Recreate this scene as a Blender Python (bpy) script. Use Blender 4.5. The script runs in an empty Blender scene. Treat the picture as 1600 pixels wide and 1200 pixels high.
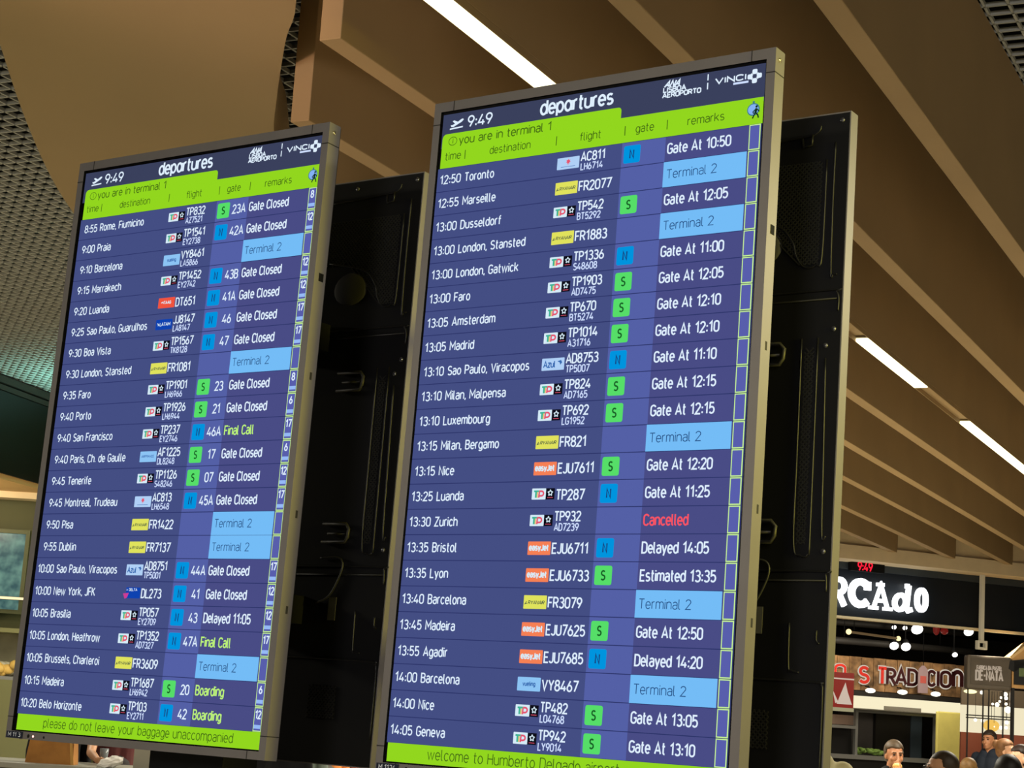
import bpy, bmesh, math, random
from mathutils import Vector, Matrix
random.seed(7)
SC = bpy.context.scene
COL = SC.collection
PI = math.pi

# ------------------------------------------------------------------ camera
CAM = Vector((2.79746, -3.57704, 1.70))
def nrm(v):
    v = Vector(v); v.normalize(); return v
# orientation (right / up / forward), from a fit of the display corners
_yaw, _pit, _rol, _tilt = -0.61233, 0.19977, 0.07971, math.radians(1.6127)
_f = Vector((math.sin(_yaw) * math.cos(_pit), math.cos(_yaw) * math.cos(_pit), math.sin(_pit)))
_r = Vector((math.cos(_yaw), -math.sin(_yaw), 0)); _u = _r.cross(_f)
_r2 = _r * math.cos(_rol) + _u * math.sin(_rol); _u2 = -_r * math.sin(_rol) + _u * math.cos(_rol)
RX = Matrix.Rotation(-_tilt, 3, 'X')
CR, CU, CF = RX @ _r2, RX @ _u2, RX @ _f
FPX = 2864.343
cam_d = bpy.data.cameras.new('camera'); cam = bpy.data.objects.new('camera', cam_d); COL.objects.link(cam)
cam_d.sensor_width = 36.0; cam_d.lens = FPX / 1600 * 36.0; cam_d.clip_start = 0.05; cam_d.clip_end = 200
M = Matrix.Identity(4)
for i in range(3):
    M[i][0], M[i][1], M[i][2], M[i][3] = CR[i], CU[i], -CF[i], CAM[i]
cam.matrix_world = M
SC.camera = cam

# ------------------------------------------------------------------ light, exposure
SC.view_settings.view_transform = 'Standard'
SC.view_settings.look = 'None'
SC.view_settings.gamma = 1.0
SC.view_settings.exposure = 0.0
world = bpy.data.worlds.new('world'); SC.world = world; world.use_nodes = True
world.node_tree.nodes['Background'].inputs[0].default_value = (1.0, 0.86, 0.62, 1)
world.node_tree.nodes['Background'].inputs[1].default_value = 0.06

def lin(c):
    return tuple(((v / 255) / 12.92 if v / 255 <= 0.04045 else ((v / 255 + 0.055) / 1.055) ** 2.4) for v in c)
def lamp(name, kind, loc, power, color, size=0.5, sizey=None, target=None, spot=None, spread=None):
    d = bpy.data.lights.new(name, kind); o = bpy.data.objects.new(name, d); COL.objects.link(o)
    o.location = loc; d.energy = power; d.color = color
    if kind == 'AREA':
        d.size = size
        if sizey: d.shape = 'RECTANGLE'; d.size_y = sizey
        if spread: d.spread = spread
    else: d.shadow_soft_size = size
    if kind == 'SPOT' and spot: d.spot_size = spot; d.spot_blend = 0.6
    if target is not None:
        o.rotation_euler = (Vector(target) - Vector(loc)).to_track_quat('-Z', 'Y').to_euler()
    return o

# slat frame: S along the ceiling baffles, N across them (to the right)
S = nrm((-0.1557, 0.98780, 0)); N = Vector((S.y, -S.x, 0))
def sl(lat, along, z=0): return Vector((CAM.x, CAM.y, 0)) + N * lat + S * along + Vector((0, 0, z))

WARM = (1.0, 0.82, 0.45)
# fill lights added for floor bounce (out of the picture or behind the boards), one yellow light low on the right
for x, y, w in ((3.2, -1.5, 120), (3.6, 5.0, 240), (-1.4, 11.5, 330), (-3.9, 18.0, 460), (-5.5, 9.2, 240), (-7.6, 12.0, 460), (-11.5, 8.2, 110), (-9.5, -0.5, 370), (-3.0, -6.0, 220), (-16.5, 3.0, 200)):
    lamp('concourse_fill', 'AREA', (x, y, 4.22), w, (1.0, 0.92, 0.74), 1.4, 1.4, (x, y, 0))
lamp('warm_light_right', 'AREA', (6.0, -0.2, 2.95), 26, (1.0, 0.88, 0.12), 0.9, 0.7, (0.95, 0.2, 2.62), spread=math.radians(34))  # unseen warm light added for the yellow bezel sides

lamp('fill_behind', 'AREA', (3.5, -9.5, 3.4), 75, (1.0, 0.94, 0.90), 1.5, 1.0, (-0.3, 0.0, 2.4), spread=math.radians(70))  # fill added behind the camera to lift the bezel fronts
lamp('pink_fill_left', 'AREA', (-3.2, -2.5, 2.6), 5, (1.0, 0.68, 0.56), 0.7, 0.5, (-2.2, 2.1, 4.55), spread=math.radians(30))  # unseen aimed light added to turn the baffle ends pink

# ------------------------------------------------------------------ materials
MATS = {}
def mat(name, rgb, rough=0.6, metal=0.0, emit=0.0, noise=0.0, nscale=6.0, spec=0.3, bump=0.0, alpha=None, trans=None):
    if name in MATS: return MATS[name]
    m = bpy.data.materials.new(name); m.use_nodes = True; MATS[name] = m
    nt = m.node_tree; b = nt.nodes['Principled BSDF']; c = lin(rgb)
    b.inputs['Base Color'].default_value = (*c, 1)
    b.inputs['Roughness'].default_value = rough; b.inputs['Metallic'].default_value = metal
    b.inputs['Specular IOR Level'].default_value = spec
    if emit:
        b.inputs['Emission Color'].default_value = (*c, 1); b.inputs['Emission Strength'].default_value = emit
        b.inputs['Base Color'].default_value = (0.01, 0.01, 0.01, 1)
    if noise or bump:
        tc = nt.nodes.new('ShaderNodeTexCoord'); nz = nt.nodes.new('ShaderNodeTexNoise')
        nz.inputs['Scale'].default_value = nscale; nz.inputs['Detail'].default_value = 4
        nt.links.new(tc.outputs['Object'], nz.inputs['Vector'])
        if noise:
            rp = nt.nodes.new('ShaderNodeValToRGB')
            rp.color_ramp.elements[0].position = 0.3; rp.color_ramp.elements[1].position = 0.7
            rp.color_ramp.elements[0].color = (*[v * (1 - noise) for v in c], 1)
            rp.color_ramp.elements[1].color = (*[min(1, v * (1 + noise)) for v in c], 1)
            nt.links.new(nz.outputs['Fac'], rp.inputs['Fac']); nt.links.new(rp.outputs['Color'], b.inputs['Base Color'])
        if bump:
            bp = nt.nodes.new('ShaderNodeBump'); bp.inputs['Strength'].default_value = bump; bp.inputs['Distance'].default_value = 0.01
            nt.links.new(nz.outputs['Fac'], bp.inputs['Height']); nt.links.new(bp.outputs['Normal'], b.inputs['Normal'])
    if trans:
        b.inputs['Transmission Weight'].default_value = trans; b.inputs['IOR'].default_value = 1.02
    return m
def glow(name, rgb, k=1.0):
    """a lit pixel, tube or letter: pure emission"""
    if name in MATS: return MATS[name]
    m = bpy.data.materials.new(name); m.use_nodes = True; MATS[name] = m
    nt = m.node_tree; nt.nodes.clear()
    e = nt.nodes.new('ShaderNodeEmission'); o = nt.nodes.new('ShaderNodeOutputMaterial')
    e.inputs[0].default_value = (*lin(rgb), 1); e.inputs[1].default_value = k
    nt.links.new(e.outputs[0], o.inputs[0]); return m

# ------------------------------------------------------------------ mesh builder
class MB:
    def __init__(s): s.v = []; s.f = []; s.m = []; s.sm = []
    def add(s, vs, fs, mi=0, smooth=False):
        o = len(s.v); s.v += [tuple(v) for v in vs]
        for f in fs: s.f.append([i + o for i in f]); s.m.append(mi); s.sm.append(smooth)
        return s
    def box(s, x0, x1, y0, y1, z0, z1, mi=0):
        vs = [(x, y, z) for z in (z0, z1) for y in (y0, y1) for x in (x0, x1)]
        return s.add(vs, [(0, 2, 3, 1), (4, 5, 7, 6), (0, 1, 5, 4), (2, 6, 7, 3), (0, 4, 6, 2), (1, 3, 7, 5)], mi)
    def bar(s, p, q, w, h, mi=0, up=(0, 0, 1)):
        p, q = Vector(p), Vector(q); d = (q - p).normalized(); a = d.cross(Vector(up))
        if a.length < 1e-4: a = d.cross(Vector((1, 0, 0)))
        a.normalize(); b = a.cross(d); a = a * w / 2; b = b * h / 2
        vs = [c + i * a + j * b for c in (p, q) for j in (-1, 1) for i in (-1, 1)]
        return s.add(vs, [(0, 2, 3, 1), (4, 5, 7, 6), (0, 1, 5, 4), (2, 6, 7, 3), (0, 4, 6, 2), (1, 3, 7, 5)], mi)
    def prism(s, pts, axis_vec, mi=0):
        """polygon (list of 3d points) swept along axis_vec"""
        n = len(pts); a = Vector(axis_vec)
        vs = [Vector(p) for p in pts] + [Vector(p) + a for p in pts]
        fs = [tuple(range(n))[::-1], tuple(range(n, 2 * n))] + [(i, (i + 1) % n, n + (i + 1) % n, n + i) for i in range(n)]
        return s.add(vs, fs, mi)
    def tube(s, pts, rad, mi=0, seg=10, caps=True, round_ends=False):
        pts = [Vector(p) for p in pts]; n = len(pts)
        rad = list(rad) if isinstance(rad, (list, tuple)) else [rad] * n
        if round_ends:
            P, R = [], []
            d0 = (pts[0] - pts[1]).normalized(); d1 = (pts[-1] - pts[-2]).normalized()
            for a in (80, 55, 28): P.append(pts[0] + d0 * rad[0] * math.sin(math.radians(a))); R.append(rad[0] * math.cos(math.radians(a)))
            P += pts; R += rad
            for a in (28, 55, 80): P.append(pts[-1] + d1 * rad[-1] * math.sin(math.radians(a))); R.append(rad[-1] * math.cos(math.radians(a)))
            pts, rad, n = P, R, len(P)
        vs, fs = [], []; ref = None
        for i, p in enumerate(pts):
            d = (pts[min(i + 1, n - 1)] - pts[max(i - 1, 0)])
            if d.length < 1e-9: d = Vector((0, 0, 1))
            d.normalize()
            if ref is None: ref = d.orthogonal().normalized()
            ref = (ref - d * ref.dot(d))
            ref = ref.normalized() if ref.length > 1e-6 else d.orthogonal().normalized()
            b = d.cross(ref)
            for k in range(seg):
                a = 2 * PI * k / seg; vs.append(p + (ref * math.cos(a) + b * math.sin(a)) * rad[i])
        for i in range(n - 1):
            for k in range(seg):
                k2 = (k + 1) % seg; fs.append((i * seg + k, i * seg + k2, (i + 1) * seg + k2, (i + 1) * seg + k))
        if caps: fs += [tuple(range(seg))[::-1], tuple(range((n - 1) * seg, n * seg))]
        return s.add(vs, fs, mi, True)
    def ell(s, c, r, mi=0, nu=16, nv=10, rot=None):
        c = Vector(c); vs = []; fs = []
        for j in range(1, nv):
            t = PI * j / nv
            for i in range(nu):
                a = 2 * PI * i / nu
                p = Vector((r[0] * math.sin(t) * math.cos(a), r[1] * math.sin(t) * math.sin(a), r[2] * math.cos(t)))
                if rot: p = rot @ p
                vs.append(c + p)
        top = Vector((0, 0, r[2])); bot = -top
        if rot: top, bot = rot @ top, rot @ bot
        vs += [c + top, c + bot]; nt_, nb = len(vs) - 2, len(vs) - 1
        for i in range(nu):
            i2 = (i + 1) % nu
            fs.append((nt_, i, i2)); fs.append((nb, (nv - 2) * nu + i2, (nv - 2) * nu + i))
            for j in range(nv - 2): fs.append((j * nu + i, (j + 1) * nu + i, (j + 1) * nu + i2, j * nu + i2))
        return s.add(vs, fs, mi, True)
    def build(s, name, mats, parent=None, loc=None, rotz=0.0, bevel=0.0):
        me = bpy.data.meshes.new(name)
        me.from_pydata(s.v, [], s.f)
        for m in (mats if isinstance(mats, (list, tuple)) else [mats]): me.materials.append(m)
        me.polygons.foreach_set('material_index', s.m); me.polygons.foreach_set('use_smooth', s.sm); me.update()
        o = bpy.data.objects.new(name, me); COL.objects.link(o)
        if parent: o.parent = parent
        if loc is not None: o.location = loc; o.rotation_euler.z = rotz
        if bevel:
            b = o.modifiers.new('bevel', 'BEVEL'); b.width = bevel; b.segments = 2; b.limit_method = 'ANGLE'
        return o
def thing(name, label, cat, loc=(0, 0, 0), rotz=0.0, group=None):
    o = bpy.data.objects.new(name, None); COL.objects.link(o); o.empty_display_size = 0.1
    o.location = loc; o.rotation_euler.z = rotz; return tag(o, label, cat, group)
def tag(o, label, cat, group=None):
    o['label'] = label; o['category'] = cat
    if group: o['group'] = group
    return o
def struct(o): o['kind'] = 'structure'; return o

# pixel -> point helpers used to read real positions off the photograph
def ray(x, y): return (CF * FPX + CR * (x - 800) - CU * (y - 600)).normalized()
def on_z(x, y, z): d = ray(x, y); return CAM + d * ((z - CAM.z) / d.z)
def on_plane(x, y, p, n): d = ray(x, y); return CAM + d * ((Vector(p) - CAM).dot(n) / d.dot(n))
def depth(x, y, D): return CAM + (CF * FPX + CR * (x - 800) - CU * (y - 600)) * (D / FPX)

# ------------------------------------------------------------------ stroke lettering (narrow engineering sans)
def arc(cx, cy, rx, ry, a0, a1, n=9):
    return [(cx + rx * math.cos(math.radians(a0 + (a1 - a0) * i / n)), cy + ry * math.sin(math.radians(a0 + (a1 - a0) * i / n))) for i in range(n + 1)]
def stad(x0, x1, y0, y1):
    r = (x1 - x0) / 2; k = r * 1.05; c = (x0 + x1) / 2
    p = arc(c, y1 - k, r, k, 0, 180) + arc(c, y0 + k, r, k, 180, 360); return p + [p[0]]
XH = 0.73
G = {
'A': (.56, [[(0, 0), (.28, 1), (.56, 0)], [(.09, .3), (.47, .3)]]),
'B': (.47, [[(0, 0), (0, 1), (.25, 1)] + arc(.25, .77, .19, .23, 90, -90) + [(0, .54)], [(.2, .54)] + arc(.25, .27, .22, .27, 90, -90) + [(0, 0)]]),
'C': (.47, [arc(.24, .74, .24, .26, 20, 180) + arc(.24, .26, .24, .26, 180, 340)]),
'D': (.47, [[(0, 0), (0, 1), (.2, 1)] + arc(.2, .72, .27, .28, 90, 0) + arc(.2, .28, .27, .28, 0, -90) + [(0, 0)]]),
'E': (.42, [[(.42, 1), (0, 1), (0, 0), (.42, 0)], [(0, .52), (.36, .52)]]),
'F': (.40, [[(.42, 1), (0, 1), (0, 0)], [(0, .5), (.36, .5)]]),
'G': (.48, [arc(.24, .74, .24, .26, 22, 180) + arc(.24, .26, .24, .26, 180, 360) + [(.48, .47), (.25, .47)]]),
'H': (.46, [[(0, 0), (0, 1)], [(.46, 0), (.46, 1)], [(0, .52), (.46, .52)]]),
'I': (.02, [[(.01, 0), (.01, 1)]]),
'J': (.34, [[(.34, 1), (.34, .24)] + arc(.16, .22, .18, .22, 0, -165)]),
'K': (.48, [[(0, 0), (0, 1)], [(.46, 1), (.02, .42)], [(.16, .58), (.48, 0)]]),
'L': (.38, [[(0, 1), (0, 0), (.4, 0)]]),
'M': (.62, [[(0, 0), (0, 1), (.31, .35), (.62, 1), (.62, 0)]]),
'N': (.48, [[(0, 0), (0, 1), (.48, 0), (.48, 1)]]),
'O': (.48, [stad(0, .48, 0, 1)]),
'P': (.46, [[(0, 0), (0, 1), (.23, 1)] + arc(.23, .73, .23, .27, 90, -90) + [(0, .46)]]),
'Q': (.48, [stad(0, .48, 0, 1), [(.3, .22), (.52, -.04)]]),
'R': (.47, [[(0, 0), (0, 1), (.23, 1)] + arc(.23, .74, .23, .26, 90, -90) + [(0, .48)], [(.22, .48), (.48, 0)]]),
'S': (.46, [arc(.24, .755, .22, .245, 32, 265) + arc(.23, .255, .24, .255, 85, -148)]),
'T': (.48, [[(0, 1), (.48, 1)], [(.24, 1), (.24, 0)]]),
'U': (.47, [[(0, 1), (0, .25)] + arc(.235, .25, .235, .25, 180, 360) + [(.47, 1)]]),
'V': (.52, [[(0, 1), (.26, 0), (.52, 1)]]),
'W': (.78, [[(0, 1), (.19, 0), (.39, .95), (.59, 0), (.78, 1)]]),
'X': (.5, [[(0, 0), (.5, 1)], [(0, 1), (.5, 0)]]),
'Y': (.52, [[(0, 1), (.26, .45), (.52, 1)], [(.26, .45), (.26, 0)]]),
'Z': (.46, [[(0, 1), (.46, 1), (0, 0), (.47, 0)]]),
'0': (.46, [stad(0, .46, 0, 1)]),
'1': (.34, [[(.02, .76), (.25, 1), (.25, 0)]]),
'2': (.46, [arc(.23, .75, .22, .25, 170, -25) + [(0, 0), (.48, 0)]]),
'3': (.46, [arc(.22, .76, .21, .24, 150, -80) + arc(.22, .26, .24, .27, 85, -150)]),
'4': (.5, [[(.3, 1), (.0, .24), (.52, .24)], [(.37, .48), (.37, 0)]]),
'5': (.46, [[(.43, 1), (.06, 1), (.04, .54)] + arc(.22, .31, .24, .31, 125, -145)]),
'6': (.47, [arc(.235, .29, .235, .29, 0, 360, 16), [(.03, .42), (.3, 1)]]),
'7': (.46, [[(0, 1), (.47, 1), (.14, 0)]]),
'8': (.47, [arc(.235, .77, .2, .23, 0, 360, 16), arc(.235, .27, .235, .27, 0, 360, 16)]),
'9': (.47, [arc(.235, .71, .235, .29, 0, 360, 16), [(.44, .58), (.17, 0)]]),
':': (.11, [[(.055, .04), (.055, .21)], [(.055, .49), (.055, .66)]]),
',': (.04, [[(.04, .1), (.0, -.14)]]), '.': (.03, [[(.015, 0), (.015, .13)]]),
'/': (.36, [[(0, -.05), (.36, 1.05)]]), '-': (.28, [[(0, .4), (.28, .4)]]), '|': (.02, [[(.01, -.2), (.01, 1)]]),
'a': (.39, [arc(.2, XH - .2, .19, .2, 155, 0) + [(.39, 0)], [(.39, .42), (.19, .42)] + arc(.19, .21, .19, .21, 90, 270) + [(.26, 0), (.39, .1)]]),
'@': (.43, [arc(.21, XH / 2, .21, XH / 2, 0, 360, 16), [(.43, XH), (.43, 0)]]),
'b': (.42, [[(0, 1.02), (0, 0)], arc(.21, XH / 2, .21, XH / 2, 0, 360, 16)]),
'c': (.38, [arc(.21, XH / 2, .21, XH / 2, 40, 320, 12)]),
'd': (.42, [[(.42, 1.02), (.42, 0)], arc(.21, XH / 2, .21, XH / 2, 0, 360, 16)]),
'e': (.42, [[(.0, .37), (.42, .37)] + arc(.21, XH / 2 + .02, .21, XH / 2 - .02, 0, 180) + arc(.21, XH / 2, .21, XH / 2, 180, 318)]),
'f': (.28, [arc(.28, .8, .17, .22, 90, 180) + [(.11, 0)], [(0, .68), (.28, .68)]]),
'g': (.42, [arc(.21, XH / 2, .21, XH / 2, 0, 360, 16), [(.42, XH), (.42, -.04)] + arc(.21, -.04, .21, .2, 0, -145)]),
'h': (.41, [[(0, 1.02), (0, 0)], [(0, .5)] + arc(.205, .5, .205, .23, 180, 0) + [(.41, 0)]]),
'i': (.02, [[(.01, 0), (.01, XH)], [(.01, .88), (.01, 1.0)]]),
'j': (.14, [[(.14, XH), (.14, -.05)] + arc(.0, -.05, .14, .16, 0, -80), [(.14, .88), (.14, 1.0)]]),
'k': (.4, [[(0, 1.02), (0, 0)], [(.38, XH), (.02, .3)], [(.14, .42), (.4, 0)]]),
'l': (.13, [[(0, 1.02), (0, .14)] + arc(.13, .14, .13, .14, 180, 270)]),
'm': (.66, [[(0, XH), (0, 0)], [(0, .52)] + arc(.165, .54, .165, .19, 180, 0) + [(.33, 0)], [(.33, .52)] + arc(.495, .54, .165, .19, 180, 0) + [(.66, 0)]]),
'n': (.41, [[(0, XH), (0, 0)], [(0, .5)] + arc(.205, .5, .205, .23, 180, 0) + [(.41, 0)]]),
'o': (.42, [arc(.21, XH / 2, .21, XH / 2, 0, 360, 16)]),
'p': (.42, [[(0, XH), (0, -.25)], arc(.21, XH / 2, .21, XH / 2, 0, 360, 16)]),
'q': (.42, [[(.42, XH), (.42, -.25)], arc(.21, XH / 2, .21, XH / 2, 0, 360, 16)]),
'r': (.23, [[(0, XH), (0, 0)], [(0, .5)] + arc(.19, .5, .19, .23, 180, 78)]),
's': (.37, [arc(.19, XH - .185, .17, .185, 35, 265) + arc(.18, .19, .19, .19, 85, -145)]),
't': (.27, [[(.1, 1), (.1, .15)] + arc(.24, .15, .14, .15, 180, 275), [(0, .7), (.26, .7)]]),
'u': (.41, [[(0, XH), (0, .23)] + arc(.205, .23, .205, .23, 180, 360) + [(.41, XH)], [(.41, .3), (.41, 0)]]),
'v': (.42, [[(0, XH), (.21, 0), (.42, XH)]]),
'w': (.64, [[(0, XH), (.16, 0), (.32, .68), (.48, 0), (.64, XH)]]),
'x': (.4, [[(0, 0), (.4, XH)], [(0, XH), (.4, 0)]]),
'y': (.42, [[(0, XH), (.22, .02)], [(.42, XH), (.14, -.25)]]),
'z': (.37, [[(0, XH), (.37, XH), (0, 0), (.38, 0)]]),
}
def text_w(s, trk=0.15):
    return sum((0.2 if c == ' ' else G[c][0]) + trk for c in s) - trk
def ribbon(pl, hw):
    closed = (abs(pl[0][0] - pl[-1][0]) + abs(pl[0][1] - pl[-1][1])) < 1e-4
    P = [pl[0]]
    for q in pl[1:]:
        if math.hypot(q[0] - P[-1][0], q[1] - P[-1][1]) > 1e-3: P.append(q)
    if closed and len(P) > 2 and math.hypot(P[0][0] - P[-1][0], P[0][1] - P[-1][1]) < 1e-3: P.pop()
    n = len(P); out = []
    for i in range(n):
        a = P[i - 1] if (i > 0 or closed) else None; b = P[(i + 1) % n] if (i < n - 1 or closed) else None
        ns = []
        for u, v in ((a, P[i]), (P[i], b)):
            if u is None or v is None: continue
            dx, dy = v[0] - u[0], v[1] - u[1]; l = math.hypot(dx, dy); ns.append((-dy / l, dx / l))
        if len(ns) == 2:
            mx, my = ns[0][0] + ns[1][0], ns[0][1] + ns[1][1]; l = math.hypot(mx, my)
            if l < 1e-3: mx, my, k = ns[0][0], ns[0][1], 1
            else:
                mx, my = mx / l, my / l; k = min(1 / max(0.1, mx * ns[0][0] + my * ns[0][1]), 2.2)
        else: mx, my, k = ns[0][0], ns[0][1], 1
        out.append(((P[i][0] + mx * hw * k, P[i][1] + my * hw * k), (P[i][0] - mx * hw * k, P[i][1] - my * hw * k)))
    fs = [(2 * i, 2 * i + 1, 2 * ((i + 1) % n) + 1, 2 * ((i + 1) % n)) for i in range(n if closed else n - 1)]
    return [p for q in out for p in q], fs
def text(mb, s, x, y, h, conv, wt=0.13, width=None, trk=0.15, mi=0, align='l', slant=0.0, sx=1.0):
    """draw s with cap height h; conv maps layout (x right, y up) -> 3d point"""
    tw = text_w(s, trk) * h
    if width: sx = width / tw
    tw *= sx
    if align == 'r': x -= tw
    if align == 'c': x -= tw / 2
    cx = x
    for c in s:
        if c == ' ': cx += (0.2 + trk) * h * sx; continue
        w, strokes = G[c]
        for pl in strokes:
            q = [((px + py * slant) * sx, py) for px, py in pl]
            vs, fs = ribbon(q, wt / 2)
            mb.add([conv(cx + vx * h, y + vy * h) for vx, vy in vs], fs, mi)
        cx += (w + trk) * h * sx
    return cx

# ================================================================== LARGE STRUCTURE
beige = mat('baffle_paint', (160, 134, 94), 0.75, noise=0.05, nscale=1.5)
plaster = mat('trim_plaster', (206, 186, 150), 0.8, noise=0.04)
black = mat('black_paint', (5, 5, 6), 0.7, spec=.15)
void = mat('plenum_black', (6, 6, 6), 0.9, spec=0.05)
floor_m = mat('floor_stone', (188, 180, 162), 0.35, noise=0.12, nscale=2.0)

b = MB(); b.box(-40, 30, -25, 60, -0.1, 0); struct(b.build('floor', floor_m))
b = MB(); b.box(-40, 30, -25, 60, 6.4, 6.5); struct(b.build('ceiling', void))

# open-cell grille under the plenum
gridm = mat('grille_metal', (172, 173, 164), 0.6, metal=0.1)
b = MB(); PITCH = 0.1155; ZG = 5.23
def gbar(p, q): b.bar(p, q, 0.013, 0.022)
for i in range(int((17.0 - 3.4) / PITCH)):
    la = -15.5 + 0
lat = -15.6
while lat < 1.6:
    gbar(sl(lat, 3.5, ZG + .011), sl(lat, 27.0, ZG + .011)); lat += PITCH
al = 3.5
while al < 27.0:
    gbar(sl(-15.6, al, ZG + .011), sl(1.6, al, ZG + .011)); al += PITCH
g = struct(b.build('ceiling_grille', gridm))

# storefront plane across the far end (E along it, NB into the shop)
P0 = Vector((-8.079, 20.544, 0)); EV = nrm((0.536, 0.844, 0)); NF = Vector((EV.y, -EV.x, 0)); NB = -NF
SROT = math.atan2(EV.y, EV.x)
def st(t, off, z=0): return P0 + EV * t + NB * off + Vector((0, 0, z))
def spx(x, y, off):
    """pixel -> (t, z) on the storefront plane pushed back by off"""
    p = on_plane(x, y, P0 + NB * off, NF); return (p - P0).dot(EV), p.z

# ceiling baffles: hang from the grille, end at the bulkhead
SPC, TH, ZB, ZT = 0.667, 0.10, 4.30, 5.22
LATS = (-1.849, -2.567, -3.235, -3.842, -4.525, -5.165, -5.843, -6.516, -7.19)
START = {0: 3.4, 1: 4.25, 2: 5.1, 3: 5.93, 4: 6.80, 5: 7.85, 6: 9.6, 7: 10.5, 8: 11.4}
ORD = ['first', 'second', 'third', 'fourth', 'fifth', 'sixth', 'seventh', 'eighth', 'ninth']
for k in range(9):
    la = LATS[k]; TH = 0.118 if k == 2 else 0.10
    o0 = sl(la, START[k]); d = (P0 - o0).dot(NF) / S.dot(NF); d = max(d, 2) + 0.15
    L = d
    b = MB()
    zb = ZB + (0.035 if k == 2 else 0)
    b.box(0, TH, 0, L, zb, ZT)
    if k == 2:      # the lamp baffle has a slot along its underside
        b.box(0, 0.006, 0, L, ZB, zb); b.box(TH - 0.006, TH, 0, L, ZB, zb)
    o = b.build('ceiling_baffle', beige, None, o0, math.atan2(S.y, S.x) - PI / 2, bevel=0.004)
    extra = {2: ' carrying the strip lights', 3: ', its square end left of the right board top',
             4: ', its square end over the left board corner'}.get(k, ' under the black ceiling')
    tag(o, '%s beige ceiling baffle from the right%s' % (ORD[k], extra), 'ceiling baffle', 'beige ceiling baffles')

# strip lights in the underside of the third baffle
ledm = glow('led_strip', (255, 250, 205), 3.2)
trayd = mat('lamp_tray', (120, 105, 75), 0.5)
la = LATS[2]; TH = 0.118
def along_px(x, y):
    p = on_z(x, y, ZB) - CAM; return p.dot(S)
A1, A2, A3 = along_px(1338, 532), along_px(1437, 606), along_px(1500, 661)
for i, (s0, s1, lab) in enumerate(((5.12, 8.2, 'long warm white strip light running above the top edge of the right board'),
                                   (A1, A2, 'short warm white strip light beside the right edge of the rear board'),
                                   (A3, A3 + (A2 - A1) * 2.6, 'warm white strip light running out of the right side of the photo'))):
    t = thing('strip_light', lab, 'light', sl(la, s0, ZB), math.atan2(S.y, S.x) - PI / 2, 'strip lights in the ceiling baffle')
    L = s1 - s0
    b = MB(); b.box(0.013, TH - 0.013, 0, L, 0.020, 0.034); b.build('housing', trayd, t)
    b = MB(); b.box(0.008, TH - 0.008, 0.02, L - 0.02, -0.004, 0.019); b.build('diffuser', ledm, t, bevel=0.004)

# smooth curved ceiling sail on the left
right_e = [(-0.2, -0.6), (-1.1, 0.55), (-1.72, 1.31), (-2.028, 1.604), (-2.361, 1.942), (-2.572, 2.161), (-2.895, 2.507), (-3.114, 2.806), (-3.439, 3.201), (-3.9, 3.75), (-4.5, 4.3)]
left_e = [(-5.4, 4.35), (-5.62, 3.95), (-5.153, 3.389), (-4.686, 2.789), (-4.232, 2.256), (-3.725, 1.695), (-3.2, 1.139), (-2.6, 0.5), (-1.9, -0.5)]
def smooth_line(p, n=4):
    out = []
    for i in range(len(p) - 1):
        p0, p1, p2, p3 = p[max(i - 1, 0)], p[i], p[i + 1], p[min(i + 2, len(p) - 1)]
        for j in range(n):
            t = j / n
            out.append(tuple(0.5 * (2 * p1[a] + (p2[a] - p0[a]) * t + (2 * p0[a] - 5 * p1[a] + 4 * p2[a] - p3[a]) * t * t + (3 * p1[a] - p0[a] - 3 * p2[a] + p3[a]) * t ** 3) for a in (0, 1)))
    return out + [p[-1]]
ZS = 4.55; KS = (ZS - CAM.z) / 2.6
pts = [(CAM.x + (x - CAM.x) * KS, CAM.y + (y - CAM.y) * KS) for x, y in smooth_line(right_e) + smooth_line(left_e)]
b = MB(); cx, cy = -3.0, 1.5
b.prism([(x - cx, y - cy, 0) for x, y in pts], (0, 0, 0.33))
sail = mat('sail_paint', (152, 130, 92), 0.8, noise=0.03, nscale=1.2)
o = b.build('ceiling_sail', sail, None, (cx, cy, ZS))
tag(o, 'large smooth curved brown ceiling panel hanging at upper left', 'ceiling panel')
b = MB()
for x, y in ((-2.6, 1.4), (-4.2, 2.9)): b.tube([(x - cx, y - cy, .3), (x - cx, y - cy, 0.68)], 0.012)
b.build('hanger_rod', mat('rod_steel', (60, 58, 54), 0.4, 0.8), o)

# bulkhead that the baffles run into, and the shop fascia under it
b = MB(); b.box(-7, 9, 0, 0.5, 4.14, 4.34); struct(b.build('trim_1', plaster, None, P0, SROT))
b = MB(); b.box(-7, 9, 0.05, 0.5, 4.34, 5.6); struct(b.build('trim_2', plaster, None, P0, SROT))
fas = mat('fascia_blueblack', (16, 21, 27), 0.45, noise=0.15, nscale=3)
b = MB(); b.box(-7, 9, 0.5, 0.62, 3.36, 4.3)
b.box(-7, 9, 0.47, 0.5, 4.04, 4.14, 1)
struct(b.build('wall_shop_fascia', [fas, mat('fascia_rail', (48, 54, 58), 0.5)], None, P0, SROT))
b = MB(); b.box(-7, 9, 0.46, 0.62, 3.325, 3.36); struct(b.build('trim_3', mat('fascia_lip', (210, 195, 160), 0.4), None, P0, SROT))
# shop shell
b = MB(); b.box(-7, 14, 0.62, 14, 3.95, 4.05); struct(b.build('ceiling_shop', void, None, P0, SROT))
b = MB(); b.box(-7, 18, 12.0, 12.1, 0, 4.0); struct(b.build('wall_shop_back', mat('shop_back_wall', (28, 24, 21), 0.8, noise=0.2), None, P0, SROT))
b = MB(); b.box(-7.1, -7.0, 0.5, 12.1, 0, 4.0); struct(b.build('wall_shop_left', mat('shop_side_wall', (40, 34, 28), 0.8), None, P0, SROT))

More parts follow.
